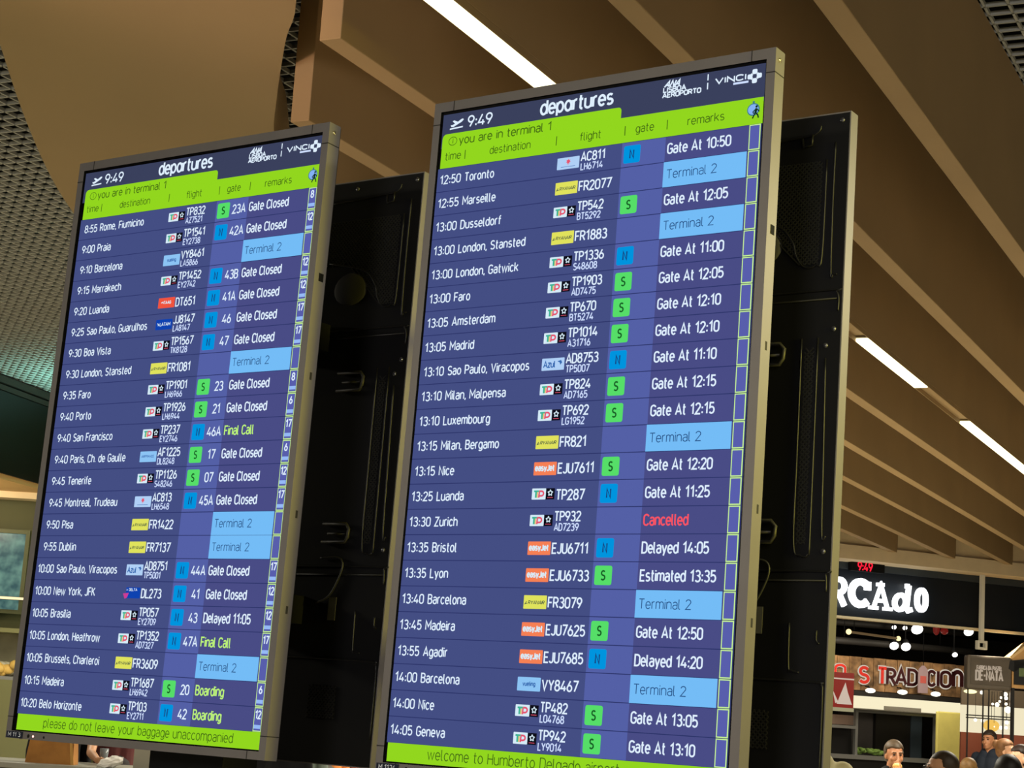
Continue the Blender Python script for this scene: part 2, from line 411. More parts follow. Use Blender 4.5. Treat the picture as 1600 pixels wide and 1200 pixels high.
# left-hand bulkhead, soffit beam and wall
A0 = Vector((-14.256, 10.378, 0)); EL = nrm((-0.361, 0.932, 0)); RL = math.atan2(EL.y, EL.x)
b = MB(); b.box(-4, 9, 0, 1.5, 4.09, 5.04); struct(b.build('wall_left_bulkhead', mat('bulkhead_black', (20, 21, 20), 0.35), None, A0, RL))
brz = mat('bulkhead_bronze', (52, 47, 40), 0.5)
b = MB(); b.box(-4, 9, -0.03, 1.5, 5.13, 5.21); b.box(-4, 9, -0.01, 1.5, 5.05, 5.11); struct(b.build('trim_4', brz, None, A0, RL))
b = MB(); b.box(-4, 9, 0.03, 1.5, 4.03, 4.09); struct(b.build('trim_5', mat('soffit_tan', (214, 172, 110), 0.6), None, A0, RL))
RV = nrm((CR.x, CR.y, 0)); RR = math.atan2(RV.y, RV.x)
B0 = depth(0, 775, 23.0); B0.z = 0
b = MB(); b.box(-4, 1.5, 0, 0.3, 3.95, 4.12); struct(b.build('trim_6', mat('beam_cream', (226, 205, 165), 0.6), None, B0, RR))
b = MB(); b.box(-8, 6, 0.5, 0.7, 0, 5.2); struct(b.build('wall_left', mat('wall_olive', (86, 86, 52), 0.6, noise=0.12, nscale=1.5), None, B0, RR))
lamp('concourse_fill', 'AREA', tuple(B0 - RV * 0.6 + Vector((CF.x, CF.y, 0)) * -1.2 + Vector((0, 0, 3.9))), 26, (1.0, 0.85, 0.6), 0.6, 0.6, tuple(B0 + Vector((0, 0, 4.0))))  # added area light for the soffit lamp's wash on the cream beam
lamp('teal_uplight', 'AREA', tuple(A0 + EL * 0.9 + Vector((1.3, 0.5, 4.0))), 150, (0.36, 0.95, 0.88), 2.6, 1.0, tuple(A0 + EL * 0.9 + Vector((1.5, 0.55, 5.2))), spread=math.radians(130))  # uplight added to tint the far end of the grille teal

# ================================================================== DEPARTURE BOARDS
ZBRD = 1.56368
KX = 0.928 / 1080
def lay(layer):
    """screen layout (1080 wide, y up from the top, so negative) -> board space, layer counts up towards the viewer"""
    yy = -0.0006 - 0.0006 * layer
    return lambda x, y: (x * KX, yy, 1.65 + y / 1920 * 1.65)
def rect(mb, x0, y0, x1, y1, layer, mi=0):
    c = lay(layer); mb.add([c(x0, -y0), c(x1, -y0), c(x1, -y1), c(x0, -y1)], [(0, 3, 2, 1)], mi)
def poly(mb, pts, layer, mi=0):
    c = lay(layer); mb.add([c(x, -y) for x, y in pts], [tuple(range(len(pts)))], mi)
def rrect(mb, x0, y0, x1, y1, r, layer, mi=0, corners=(1, 1, 1, 1)):
    P = []
    for (cx, cy, a0), on in zip(((x1 - r, y0 + r, -90), (x1 - r, y1 - r, 0), (x0 + r, y1 - r, 90), (x0 + r, y0 + r, 180)), corners):
        if on: P += arc(cx, cy, r, r, a0, a0 + 90, 4)
        else: P.append((x1 if cx > (x0 + x1) / 2 else x0, y1 if cy > (y0 + y1) / 2 else y0))
    poly(mb, P, layer, mi)
def disc(mb, x, y, rx, ry, layer, mi=0, n=20): poly(mb, arc(x, y, rx, ry, 0, 360, n)[:-1], layer, mi)
def line(mb, pl, w, layer, mi=0):
    vs, fs = ribbon([(x, -y) for x, y in pl], w / 2); c = lay(layer); mb.add([c(x, y) for x, y in vs], fs, mi)

px_row = glow('px_row', (68, 78, 131)); px_row2 = glow('px_row_right', (73, 76, 133)); px_gate = glow('px_gate', (84, 96, 166))
px_txt = glow('px_text', (224, 240, 255), 1.0); px_small = glow('px_text_small', (206, 222, 255))
px_head = glow('px_header', (58, 64, 92)); px_black = glow('px_gap', (44, 52, 104)); px_lime = glow('px_lime', (146, 214, 30)); px_ltxt = glow('px_lime_text', (66, 104, 22))
px_n = glow('px_tile_n', (0, 148, 222)); px_ntx = glow('px_tile_n_text', (22, 66, 124)); px_s = glow('px_tile_s', (86, 222, 104)); px_stx = glow('px_tile_s_text', (22, 92, 36))
px_t2 = glow('px_terminal_two', (116, 188, 246)); px_t2x = glow('px_terminal_two_text', (40, 82, 134))
px_wb = glow('px_walk_border', (200, 242, 150)); px_wf = glow('px_walk_fill', (88, 94, 172)); px_min = glow('px_walk_min', (150, 186, 246))
px_go = glow('px_call', (190, 244, 120)); px_can = glow('px_cancelled', (250, 84, 98))
px_wht = glow('px_logo_white', (214, 236, 248)); px_blk = glow('px_logo_black', (14, 14, 26)); px_yel = glow('px_logo_yellow', (224, 226, 92)); px_ytx = glow('px_logo_yellow_text', (70, 92, 70))
px_org = glow('px_logo_orange', (246, 128, 84)); px_red = glow('px_logo_red', (240, 84, 62)); px_blu = glow('px_logo_blue', (14, 66, 176)); px_sky = glow('px_logo_sky', (140, 196, 244)); px_pale = glow('px_logo_pale', (176, 208, 246))
px_tgr = glow('px_logo_green', (60, 180, 150)); px_tor = glow('px_logo_gold', (236, 196, 110)); px_tpk = glow('px_logo_pink', (228, 84, 110)); px_nav = glow('px_logo_navy', (52, 104, 176)); px_mag = glow('px_logo_magenta', (206, 60, 150))
px_clk = glow('px_stopwatch', (132, 178, 244)); px_clo = glow('px_stopwatch_rim', (58, 120, 130)); px_walk = glow('px_walker', (18, 48, 30))
bez = mat('bezel_metal', (102, 98, 96), 0.45, metal=0.3, noise=0.04, nscale=9); seam_m = mat('seam_dark', (30, 28, 26), 0.7)
gls = mat('panel_black', (4, 4, 6), 0.25); cov = mat('cover_black', (6, 6, 7), 0.5, spec=0.2); cov2 = mat('cover_ridge', (10, 10, 10), 0.45, spec=0.25)
tagm = mat('tag_navy', (14, 20, 38), 0.5); tagt = mat('tag_white', (190, 196, 204), 0.6); screwm = mat('screw_bright', (215, 205, 170), 0.25, 0.9); paper = mat('label_grey', (56, 55, 50), 0.7)

LOGO = {}
def logo_mesh(kind, X, Y):
    """airline tile 75 x 31 with its lower left at X, Y(down) ; returns (builder, materials)"""
    b = MB(); x0, y0, x1, y1 = X, Y, X + 75, Y + 31; L, T = 2, 3
    def word(s, x, w, h, ybase, mi, wt=.16, sl_=0.0): text(b, s, x, -ybase, h, lay(T), wt, width=w, mi=mi, slant=sl_)
    if kind == 'TAP':
        ms = [px_wht, px_blk, px_tgr, px_tor, px_tpk]
        rrect(b, x0, y0, x0 + 46, y1, 2, L, 0); rect(b, x0 + 46, y0, x1, y1, L, 1)
        line(b, [(x0 + 7, y0 + 8), (x0 + 25, y0 + 8)], 5, T, 2); line(b, [(x0 + 14, y0 + 6), (x0 + 14, y1 - 5)], 6, T, 2); line(b, [(x0 + 19, y0 + 9), (x0 + 19, y1 - 5)], 4, T, 3)
        line(b, [(x0 + 24, y1 - 5), (x0 + 25, y0 + 8), (x0 + 32, y0 + 8)] + [(x0 + 32 + 7 * math.cos(math.radians(a)), y0 + 14.5 - 6.5 * math.sin(math.radians(a))) for a in (60, 30, 0, -30, -60, -90)] + [(x0 + 26, y0 + 21)], 5, T, 4)
        c = (x0 + 61, y0 + 13); star = []
        for i in range(5):
            a = math.radians(-90 + 72 * i); star.append((c[0] + 8.5 * math.cos(a), c[1] + 9 * math.sin(a)))
        for i in range(5):
            p, q = star[i], star[(i + 1) % 5]; a = math.radians(-54 + 72 * i); m = (c[0] + 4 * math.cos(a), c[1] + 4.2 * math.sin(a))
            line(b, [p, m], 2.6, T, 0); line(b, [m, q], 2.6, T, 0)
        line(b, [(x0 + 52, y1 - 5), (x0 + 70, y1 - 5)], 1.6, T, 4)
    elif kind == 'FR':
        ms = [px_yel, px_ytx]; rrect(b, x0, y0, x1, y1 + 6, 2, L, 0)
        line(b, [(x0 + 10, y0 + 17), (x0 + 5, y0 + 24), (x0 + 12, y0 + 22)], 2.5, T, 1); word('RYANAIR', x0 + 15, 52, 9, y0 + 24, 1, .2, .15)
    elif kind == 'VY':
        ms = [px_sky, px_nav]; rrect(b, x0, y0, x1, y1 + 6, 2, L, 0); word('vueling', x0 + 18, 40, 11, y0 + 23, 1, .2)
    elif kind == 'EJU':
        ms = [px_org, px_wht]; rrect(b, x0, y0, x1, y1 + 6, 2, L, 0); word('easyJet', x0 + 6, 62, 15, y0 + 24, 1, .26)
    elif kind == 'AC':
        ms = [px_pale, px_tpk, px_nav]; rrect(b, x0, y0, x1, y1 + 4, 2, L, 0); c = (x0 + 38, y0 + 13)
        leaf = []
        for i in range(14):
            a = math.radians(-90 + 360 / 14 * i); rr = 8.5 if i % 2 == 0 else 4.6; leaf.append((c[0] + rr * math.cos(a), c[1] + rr * math.sin(a)))
        poly(b, leaf, T, 1); line(b, [(x0 + 38, y0 + 13), (x0 + 38, y0 + 24)], 1.6, T, 1); line(b, [(x0 + 14, y0 + 28), (x0 + 62, y0 + 28)], 1.4, T, 2)
    elif kind == 'DT':
        ms = [px_red, px_wht]; rrect(b, x0, y0, x1, y1 + 4, 2, L, 0); line(b, [(x0 + 14, y0 + 17), (x0 + 22, y0 + 14), (x0 + 24, y0 + 20)], 3, T, 1); word('TAAG', x0 + 26, 32, 9, y0 + 21, 1, .24)
    elif kind == 'JJ':
        ms = [px_blu, px_wht, px_tpk]; rrect(b, x0, y0, x1, y1 + 4, 2, L, 0); line(b, [(x0 + 8, y0 + 13), (x0 + 15, y0 + 18), (x0 + 11, y0 + 21)], 3, T, 1); word('LATAM', x0 + 20, 46, 10, y0 + 22, 1, .22)
    elif kind == 'AF':
        ms = [px_sky, px_nav]; rrect(b, x0, y0, x1, y1 + 4, 2, L, 0); word('AIRFRANCE', x0 + 8, 56, 7, y0 + 20, 1, .2)
    elif kind == 'AD':
        ms = [px_pale, px_nav, px_tgr]; rrect(b, x0, y0, x1, y1 + 4, 2, L, 0); word('Azul', x0 + 7, 38, 17, y0 + 26, 1, .2)
        poly(b, [(x0 + 52, y0 + 10), (x0 + 64, y0 + 7), (x0 + 68, y0 + 14), (x0 + 62, y0 + 21), (x0 + 60, y0 + 14)], T, 1)
    elif kind == 'DL':
        ms = [px_blu, px_wht, px_mag]; rrect(b, x0 + 10, y0, x1, y1 + 4, 2, L, 0); poly(b, [(x0 + 12, y0 + 10), (x0 + 15, y0 + 5), (x0 + 18, y0 + 10)], T, 1); word('DELTA', x0 + 24, 36, 7, y0 + 11, 1, .24)
        poly(b, [(x0 - 2, y0 + 20), (x0 + 24, y0 + 18), (x0 + 18, y1 + 2), (x0 + 8, y1 + 6)], T, 2)
    return b, ms

def build_board(root, rows, message, label_text, dx=0.0):
    """everything the screen side shows; dx shifts the picture a little sideways inside the frame"""
    r0 = root
    # frame: four mitred rails with a return edge, open in the middle
    fx0, fx1, fz0, fz1 = -.027, .955, -.024, 1.683; ix0, ix1, iz0, iz1 = -.005, .932, -.003, 1.657; yf, yb = -.006, .040
    b = MB()
    outer = [(fx0, fz0), (fx1, fz0), (fx1, fz1), (fx0, fz1)]; inner = [(ix0, iz0), (ix1, iz0), (ix1, iz1), (ix0, iz1)]
    for i in range(4):
        j = (i + 1) % 4; o1, o2, i1, i2 = outer[i], outer[j], inner[i], inner[j]
        ch = 0.002
        P = lambda q, y: (q[0], y, q[1])
        b.add([P(o1, yf), P(o2, yf), P(i2, yf), P(i1, yf), P(o1, yb), P(o2, yb), P(i2, .004), P(i1, .004)], [(0, 3, 2, 1), (0, 1, 5, 4)], 0); b.add([P(i1, yf), P(i2, yf), P(i2, .004), P(i1, .004)], [(0, 3, 2, 1)], 1)
    fr = b.build('bezel', [bez, gls], r0)
    b = MB()
    sd = 0.0006
    for z in (fz1 - .060, fz0 + .060):
        for xa, xb in ((fx0 - sd, ix0), (ix1, fx1 + sd)): b = MB(); b.box(xa, xb, yf - sd, .0395, z - .0012, z + .0012); b.build('frame_joint', seam_m, fr)
    for x in (fx0 + .062, fx1 - .062):
        for za, zb in ((iz1, fz1 + sd), (fz0 - sd, iz0)): b = MB(); b.box(x - .0012, x + .0012, yf - sd, .002, za, zb); b.build('frame_joint', seam_m, fr)
    b = MB(); b.tube([(fx1, .014, fz1 - .026), (fx1 + .0025, .014, fz1 - .026)], .0055, seg=14); b.tube([(fx1 + .002, .014, fz1 - .026), (fx1 + .0035, .014, fz1 - .026)], .0032, seg=10); b.build('corner_screw', screwm, fr)
    b = MB(); b.box(fx1, fx1 + .001, .012, .03, 1.24, 1.262); b.build('side_sticker', black, fr)
    b = MB()
    for z in (.97, .6, .35): b.box(fx1, fx1 + .0006, .016, .024, z, z + .02)
    b.build('side_mark', seam_m, fr)
    b = MB(); b.box(ix0 - .004, ix1 + .004, .0, .012, iz0 - .004, iz1 + .004); b.build('display_panel', gls, r0)
    b = MB(); b.box(fx0 + .002, fx1 - .002, .040, .046, fz0 + .002, fz1 - .002); b.box(fx0 + .05, fx1 - .05, .046, .085, .12, 1.55); b.build('rear_housing', cov, r0, bevel=.003)
    # asset tag, sensor, power light
    b = MB(); b.box(-.0225, .0455, yf - .0015, yf, -.0225, -.0045); tg = b.build('asset_tag', tagm, r0)
    b = MB(); text(b, label_text, -.014, -.0185, .0105, lambda x, y: (x, yf - .002, y), .16, width=.050); b.build('tag_text', tagt, tg)
    b = MB()
    for x, rr in ((.068, .0052), (.132, .0036)): b.tube([(x, yf - .0006, -.0148), (x, yf, -.0148)], rr, seg=14)
    b.build('sensor_window', black, r0)
    b = MB(); b.tube([(.088, yf - .001, -.0148), (.088, yf, -.0148)], .0032, seg=12); b.build('power_light', glow('power_light', (255, 190, 180), 2.2), r0)

    def place(o): o.location.x = dx; return o
    # header
    b = MB(); rect(b, 0 if dx == 0 else -8, 0, 1080 if dx == 0 else 1082, 108, 0); hd = place(b.build('header_bar', px_head, r0))
    b = MB(); text(b, 'dep@rtures', 356, -47.5, 41, lay(1), .175, width=244); b.build('title_text', px_txt, hd)
    b = MB(); text(b, '9:49', 95, -49, 33, lay(1), .15, width=86); b.build('clock_text', px_txt, hd)
    b = MB(); poly(b, [(28, 46), (76, 43.5), (76, 48), (28, 50.5)], 1)
    poly(b, [(36, 24), (42, 22), (56, 28), (68, 21), (75, 20), (77, 24), (70, 30), (40, 43), (33, 42), (30, 36), (36, 36), (46, 33)], 1); b.build('takeoff_icon', px_txt, hd)
    b = MB(); text(b, 'ANA', 768, -24, 16, lay(1), .3, width=46, slant=.35, mi=0); text(b, 'LISBOA', 766, -39, 13, lay(1), .27, width=70); text(b, 'AEROPORTO', 764, -55, 13, lay(1), .27, width=120); b.build('airport_logo', px_txt, hd)
    b = MB(); rect(b, 903, 6, 906.5, 24, 1); rect(b, 903, 31, 906.5, 50, 1); b.build('logo_divider', px_txt, hd)
    b = MB(); text(b, 'VINCI', 929, -38, 15, lay(1), .26, width=92)
    rect(b, 984, 43, 1030, 49, 1, 1)
    for cx, cy, a in ((1048, 20, 0), (1048, 46, 0), (1034, 33, 0), (1062, 33, 0)):
        rrect(b, cx - 7.5, cy - 7, cx + 7.5, cy + 7, 4, 1)
    for p, q in (((1041, 26), (1036, 30)), ((1055, 26), (1060, 30)), ((1041, 40), (1036, 36)), ((1055, 40), (1060, 36))): line(b, [p, q], 7, 1)
    b.build('operator_logo', [px_txt, px_small], hd)
    # lime column header with the raised tab
    b = MB(); poly(b, [(4, 171)] + [(4, 85)] + arc(18, 78, 14, 15, 180, 270, 5) + arc(622, 74, 10, 11, -90, 0, 4) + [(632, 96), (1079, 96), (1079, 171)], 1)
    ch = place(b.build('column_header', px_lime, r0))
    b = MB(); text(b, 'you are in terminal 1', 68, -100, 25, lay(2), .135, width=330); b.build('notice_text', px_ltxt, ch)
    for s, x0_, x1_ in (('time', 21, 78), ('destination', 185, 328), ('flight', 500, 569), ('gate', 685, 742), ('remarks', 850, 962)):
        b = MB(); text(b, s, x0_, -146, 23, lay(2), .115, width=x1_ - x0_); b.build('heading_text', px_ltxt, ch)
    for x in (94, 419, 649, 785): b = MB(); rect(b, x - 1.4, 122, x + 1.4, 150, 2); b.build('column_divider', px_ltxt, ch)
    b = MB(); line(b, arc(44, 88, 15, 13, 0, 360, 20), 2, 2); rect(b, 43, 85, 45.5, 95, 2); rect(b, 43, 80, 45.5, 83, 2); b.build('info_icon', px_ltxt, ch)
    b = MB(); disc(b, 1050, 129, 19, 18, 2, 1); disc(b, 1050, 129, 16, 15, 3, 0); rect(b, 1047, 105, 1053, 112, 2, 1)
    disc(b, 1060, 122, 3.6, 3.6, 4, 2); line(b, [(1060, 127), (1057, 141)], 7, 4, 2); line(b, [(1057, 139), (1049, 155)], 4, 4, 2); line(b, [(1058, 139), (1065, 147), (1067, 155)], 4, 4, 2); line(b, [(1060, 128), (1069, 137)], 3, 4, 2); line(b, [(1059, 128), (1050, 136), (1052, 142)], 3, 4, 2)
    b.build('stopwatch_icon', [px_clk, px_clo, px_walk], ch)
    RH = 73.75
    for i, (tm, dest, air, c1, c2, tile, gate, rem, walk) in enumerate(rows):
        y0 = 171 + RH * i; y1 = y0 + RH
        b = MB(); rect(b, -2, y0, 1078, y1, 0, 3); rect(b, -2, y0 + 1.2, 643, y1 - 1.2, 1, 0); rect(b, 643, y0 + 1.2, 783, y1 - 1.2, 1, 1); rect(b, 783, y0 + 1.2, 1041, y1 - 1.2, 1, 2)
        row = place(b.build('flight_row', [px_row, px_gate, px_row2, px_black], r0))
        bl = -(y0 + 49)
        b = MB(); text(b, tm, 84, bl, 25, lay(2), .15, trk=.18, sx=1.16, align='r'); text(b, dest, 101, bl, 25, lay(2), .15, trk=.18, sx=1.12); b.build('destination_text', px_txt, row)
        b, ms = logo_mesh(air, 428, y0 + 20); b.build('airline_logo', ms, row)
        b = MB()
        if c2:
            text(b, c1, 509, -(y0 + 37), 25.5, lay(2), .16, trk=.16, sx=1.1); text(b, c2, 510, -(y0 + 63.5), 19, lay(2), .17, trk=.18, sx=1.08, mi=1)
        else: text(b, c1, 509, -(y0 + 52), 27, lay(2), .16, trk=.17, sx=1.1)
        b.build('flight_code', [px_txt, px_small], row)
        if tile:
            b = MB(); n = tile == 'N'; rrect(b, 650, y0 + 11, 704, y0 + 63, 6, 2, 0); text(b, tile, 677, -(y0 + 49), 24, lay(3), .18, mi=1, align='c')
            b.build('gate_tile', [px_n, px_ntx] if n else [px_s, px_stx], row)
        if gate:
            b = MB(); text(b, gate, 746, -(y0 + 51), 28, lay(2), .15, trk=.17, sx=1.08, align='c'); b.build('gate_number', px_txt, row)
        b = MB()
        if rem == 'Terminal 2':
            rect(b, 782, y0 + .5, 1037, y1 - .5, 2, 0); text(b, rem, 794, -(y0 + 49), 25, lay(3), .10, width=154, mi=1); b.build('remark_box', [px_t2, px_t2x], row)
        else:
            m = px_go if rem in ('Final Call', 'Boarding') else px_can if rem == 'Cancelled' else px_txt
            text(b, rem, 792, bl - 1, 28, lay(2), .16, trk=.16, sx=1.06); b.build('remark_text', m, row)
        b = MB(); rect(b, 1041, y0 + 1, 1075, y1 - 1, 2, 0); rect(b, 1044, y0 + 4, 1072, y1 - 4, 3, 1)
        if walk:
            text(b, walk, 1058, -(y0 + 34), 22, lay(4), .19, mi=2, align='c'); rect(b, 1045, y0 + 53, 1071, y0 + 64, 4, 3)
        b.build('walking_time_box', [px_wb, px_wf, px_txt, px_min], row)
    b = MB(); rect(b, 3, 1867, 1079, 1919, 1); ms_ = place(b.build('message_strip', px_lime, r0))
    b = MB()
    if message.startswith('please'): text(b, message, 132, -1905, 28, lay(2), .10, width=833)
    else: text(b, message, 146, -1905, 28, lay(2), .10, sx=500 / (text_w('welcome to Humberto Delgado') * 28))
    b.build('message_text', px_ltxt, ms_)

def build_rear(root):
    """the board that faces the other way: its dark stamped cover with grilles and handles"""
    yb = .436; x0, x1, z0, z1 = -.036, .946, -.028, 1.682
    b = MB(); outer = [(x0, z0), (x1, z0), (x1, z1), (x0, z1)]; inner = [(x0 + .003, z0 + .003), (x1 - .003, z0 + .003), (x1 - .003, z1 - .004), (x0 + .003, z1 - .004)]
    for i in range(4):
        j = (i + 1) % 4; P = lambda q, y: (q[0], y, q[1])
        b.add([P(outer[i], yb), P(outer[j], yb), P(inner[j], yb), P(inner[i], yb), P(outer[i], yb + .04), P(outer[j], yb + .04), P(inner[j], yb + .012), P(inner[i], yb + .012)], [(0, 1, 2, 3), (0, 4, 5, 1), (3, 2, 6, 7)], 0)
    fr = b.build('bezel', bez, root)
    b = MB(); b.box(x0 + .02, x1 - .02, yb + .037, yb + .041, z0 + .02, z1 - .02); b.build('display_panel', gls, root)
    b = MB(); b.box(x0 + .003, x1 - .003, yb - .001, yb + .036, z0 + .003, z1 - .004); cv = b.build('rear_cover', cov, root)
    Y = yb - .002
    def P(x, z, y=Y): return (x, y, z)
    def ridge(pl, r=.0026):
        q = smooth_line(pl, 5) if len(pl) > 2 else pl
        return [P(x, z) for x, z in q], r
    b = MB()
    for pl in ([(.60, 1.617), (.79, 1.625), (.84, 1.627), (.862, 1.638), (.866, 1.652)], [(.62, 1.43), (.752, 1.40), (.800, 1.356), (.813, 1.318), (.829, 1.291), (.847, 1.281), (.869, 1.287), (.884, 1.309), (.886, 1.56)],
               [(.908, 1.603), (.907, 1.45), (.910, 1.266), (.917, 1.259), (.927, 1.259)], [(.55, 1.218), (.91, 1.219), (.926, 1.215), (.934, 1.20), (.934, 1.165)], [(.55, 1.196), (.93, 1.197)],
               [(.906, 1.047), (.912, .80), (.917, .613), (.927, .609)], [(.840, 1.10), (.842, .80), (.844, .59), (.863, .562), (.883, .565), (.886, .62), (.884, 1.10)],
               [(.55, .524), (.915, .524), (.932, .517), (.935, .475)], [(.55, .501), (.932, .502)], [(.843, .40), (.846, .298), (.855, .287), (.874, .283)], [(.55, .266), (.905, .262), (.930, .255), (.937, .235), (.937, .05)], [(.915, .384), (.915, .361), (.923, .352)]):
        p, r = ridge(pl); b.tube(p, r, seg=6)
    b.build('stamped_ridge', cov2, cv)
    def mesh_patch(x0_, x1_, z0_, z1_, cut=None):
        b = MB(); st_ = .0125
        n = int((x1_ - x0_ + z1_ - z0_) / st_)
        for s in (1, -1):
            for i in range(n):
                # diagonal clipped to the rectangle
                c = i * st_
                if s == 1: pts_ = [(x0_ + max(0, c - (z1_ - z0_)), z0_ + min(c, z1_ - z0_)), (x0_ + min(c, x1_ - x0_), z0_ + max(0, c - (x1_ - x0_)))]
                else: pts_ = [(x1_ - max(0, c - (z1_ - z0_)), z0_ + min(c, z1_ - z0_)), (x1_ - min(c, x1_ - x0_), z0_ + max(0, c - (x1_ - x0_)))]
                (ax, az), (bx, bz) = pts_
                if cut:
                    seg_ = []
                    for t in range(21):
                        x, z = ax + (bx - ax) * t / 20, az + (bz - az) * t / 20
                        if cut(x, z): seg_.append((x, z))
                    if len(seg_) < 2: continue
                    (ax, az), (bx, bz) = seg_[0], seg_[-1]
                if abs(ax - bx) < .003: continue
                b.bar(P(ax, az, Y), P(bx, bz, Y), .0032, .003, up=(0, 1, 0))
        return b
    grm = mat('vent_metal', (40, 40, 38), 0.35, 0.5)
    mesh_patch(.60, .876, 1.29, 1.557, lambda x, z: z > 1.42 - max(0, (x - .70)) * 1.05).build('vent_grille', grm, cv)
    mesh_patch(.850, .876, .59, 1.075).build('vent_grille', grm, cv)
    mesh_patch(.70, .80, .10, .19).build('vent_grille', grm, cv)
    for z in (1.063, .62):
        b = MB(); b.tube([P(.70, z + .026, Y - .006), P(.785, z + .026, Y - .006), P(.798, z + .012, Y - .008), P(.796, z - .012, Y - .008), P(.786, z - .026, Y - .006), P(.70, z - .026, Y - .006)], .005, seg=8)
        b.tube([P(.72, z - .002, Y - .006), P(.785, z - .002, Y - .006)], .004, seg=8); b.build('lift_handle', mat('handle_grey', (34, 33, 30), 0.5), cv)
    b = MB(); b.tube([P(x, z, Y - .004) for x, z in smooth_line([(.70, .548), (.765, .55), (.785, .53), (.775, .49), (.745, .44), (.70, .42)], 5)], .0028, seg=6); b.build('cable', mat('cable_grey', (30, 30, 28), 0.5), cv)
    b = MB(); b.box(.745, .772, Y - .002, Y, .372, .437); b.build('rating_label', paper, cv)
    b = MB(); b.tube([P(.845, 1.630, Y - .003), P(.845, 1.602, Y - .003), P(.822, 1.598, Y - .003), P(.818, 1.622, Y - .003)], .003, seg=6); b.build('cable_clip', cov2, cv)
    for x, z in ((.924, 1.659), (.905, 1.079), (.923, .572), (.70, 1.655), (.925, 1.12)):
        b = MB(); b.tube([P(x, z, Y - .002), P(x, z, Y + .001)], .0062, seg=12); b.build('cover_screw', mat('screw_dull', (96, 96, 100), 0.3, 0.8), cv)
    b = MB(); b.ell((.71, Y + .004, 1.345), (.066, .012, .052), 0, 20, 10); b.build('fan_dome', mat('dome_grey', (34, 33, 31), 0.7), cv)

T_ = 'Terminal 2'; GC = 'Gate Closed'
ROWS_L = [
 ('8:55', 'Rome, Fiumicino', 'TAP', 'TP832', 'AZ7521', 'S', '23A', GC, '8'), ('9:00', 'Praia', 'TAP', 'TP1541', 'EY2738', 'N', '42A', GC, '12'),
 ('9:10', 'Barcelona', 'VY', 'VY8461', 'LA5866', '', '', T_, ''), ('9:15', 'Marrakech', 'TAP', 'TP1452', 'EY2742', 'N', '43B', GC, '12'),
 ('9:20', 'Luanda', 'DT', 'DT651', '', 'N', '41A', GC, '12'), ('9:25', 'Sao Paulo, Guarulhos', 'JJ', 'JJ8147', 'LA8147', 'N', '46', GC, '17'),
 ('9:30', 'Boa Vista', 'TAP', 'TP1567', 'TK8128', 'N', '47', GC, '17'), ('9:30', 'London, Stansted', 'FR', 'FR1081', '', '', '', T_, ''),
 ('9:35', 'Faro', 'TAP', 'TP1901', 'LH6966', 'S', '23', GC, '8'), ('9:40', 'Porto', 'TAP', 'TP1926', 'LH6944', 'S', '21', GC, '6'),
 ('9:40', 'San Francisco', 'TAP', 'TP237', 'EY2746', 'N', '46A', 'Final Call', '17'), ('9:40', 'Paris, Ch. de Gaulle', 'AF', 'AF1225', 'DL8248', 'S', '17', GC, '6'),
 ('9:45', 'Tenerife', 'TAP', 'TP1126', 'S48246', 'S', '07', GC, '12'), ('9:45', 'Montreal, Trudeau', 'AC', 'AC813', 'LH6548', 'N', '45A', GC, '17'),
 ('9:50', 'Pisa', 'FR', 'FR1422', '', '', '', T_, ''), ('9:55', 'Dublin', 'FR', 'FR7137', '', '', '', T_, ''),
 ('10:00', 'Sao Paulo, Viracopos', 'AD', 'AD8751', 'TP5001', 'N', '44A', GC, '17'), ('10:00', 'New York, JFK', 'DL', 'DL273', '', 'N', '41', GC, '12'),
 ('10:05', 'Brasilia', 'TAP', 'TP057', 'EY2709', 'N', '43', 'Delayed 11:05', '12'), ('10:05', 'London, Heathrow', 'TAP', 'TP1352', 'AD7327', 'N', '47A', 'Final Call', '17'),
 ('10:05', 'Brussels, Charleroi', 'FR', 'FR3609', '', '', '', T_, ''), ('10:15', 'Madeira', 'TAP', 'TP1687', 'LH6942', 'S', '20', 'Boarding', '6'),
 ('10:20', 'Belo Horizonte', 'TAP', 'TP103', 'EY2711', 'N', '42', 'Boarding', '12')]
def ga(t): return 'Gate At ' + t
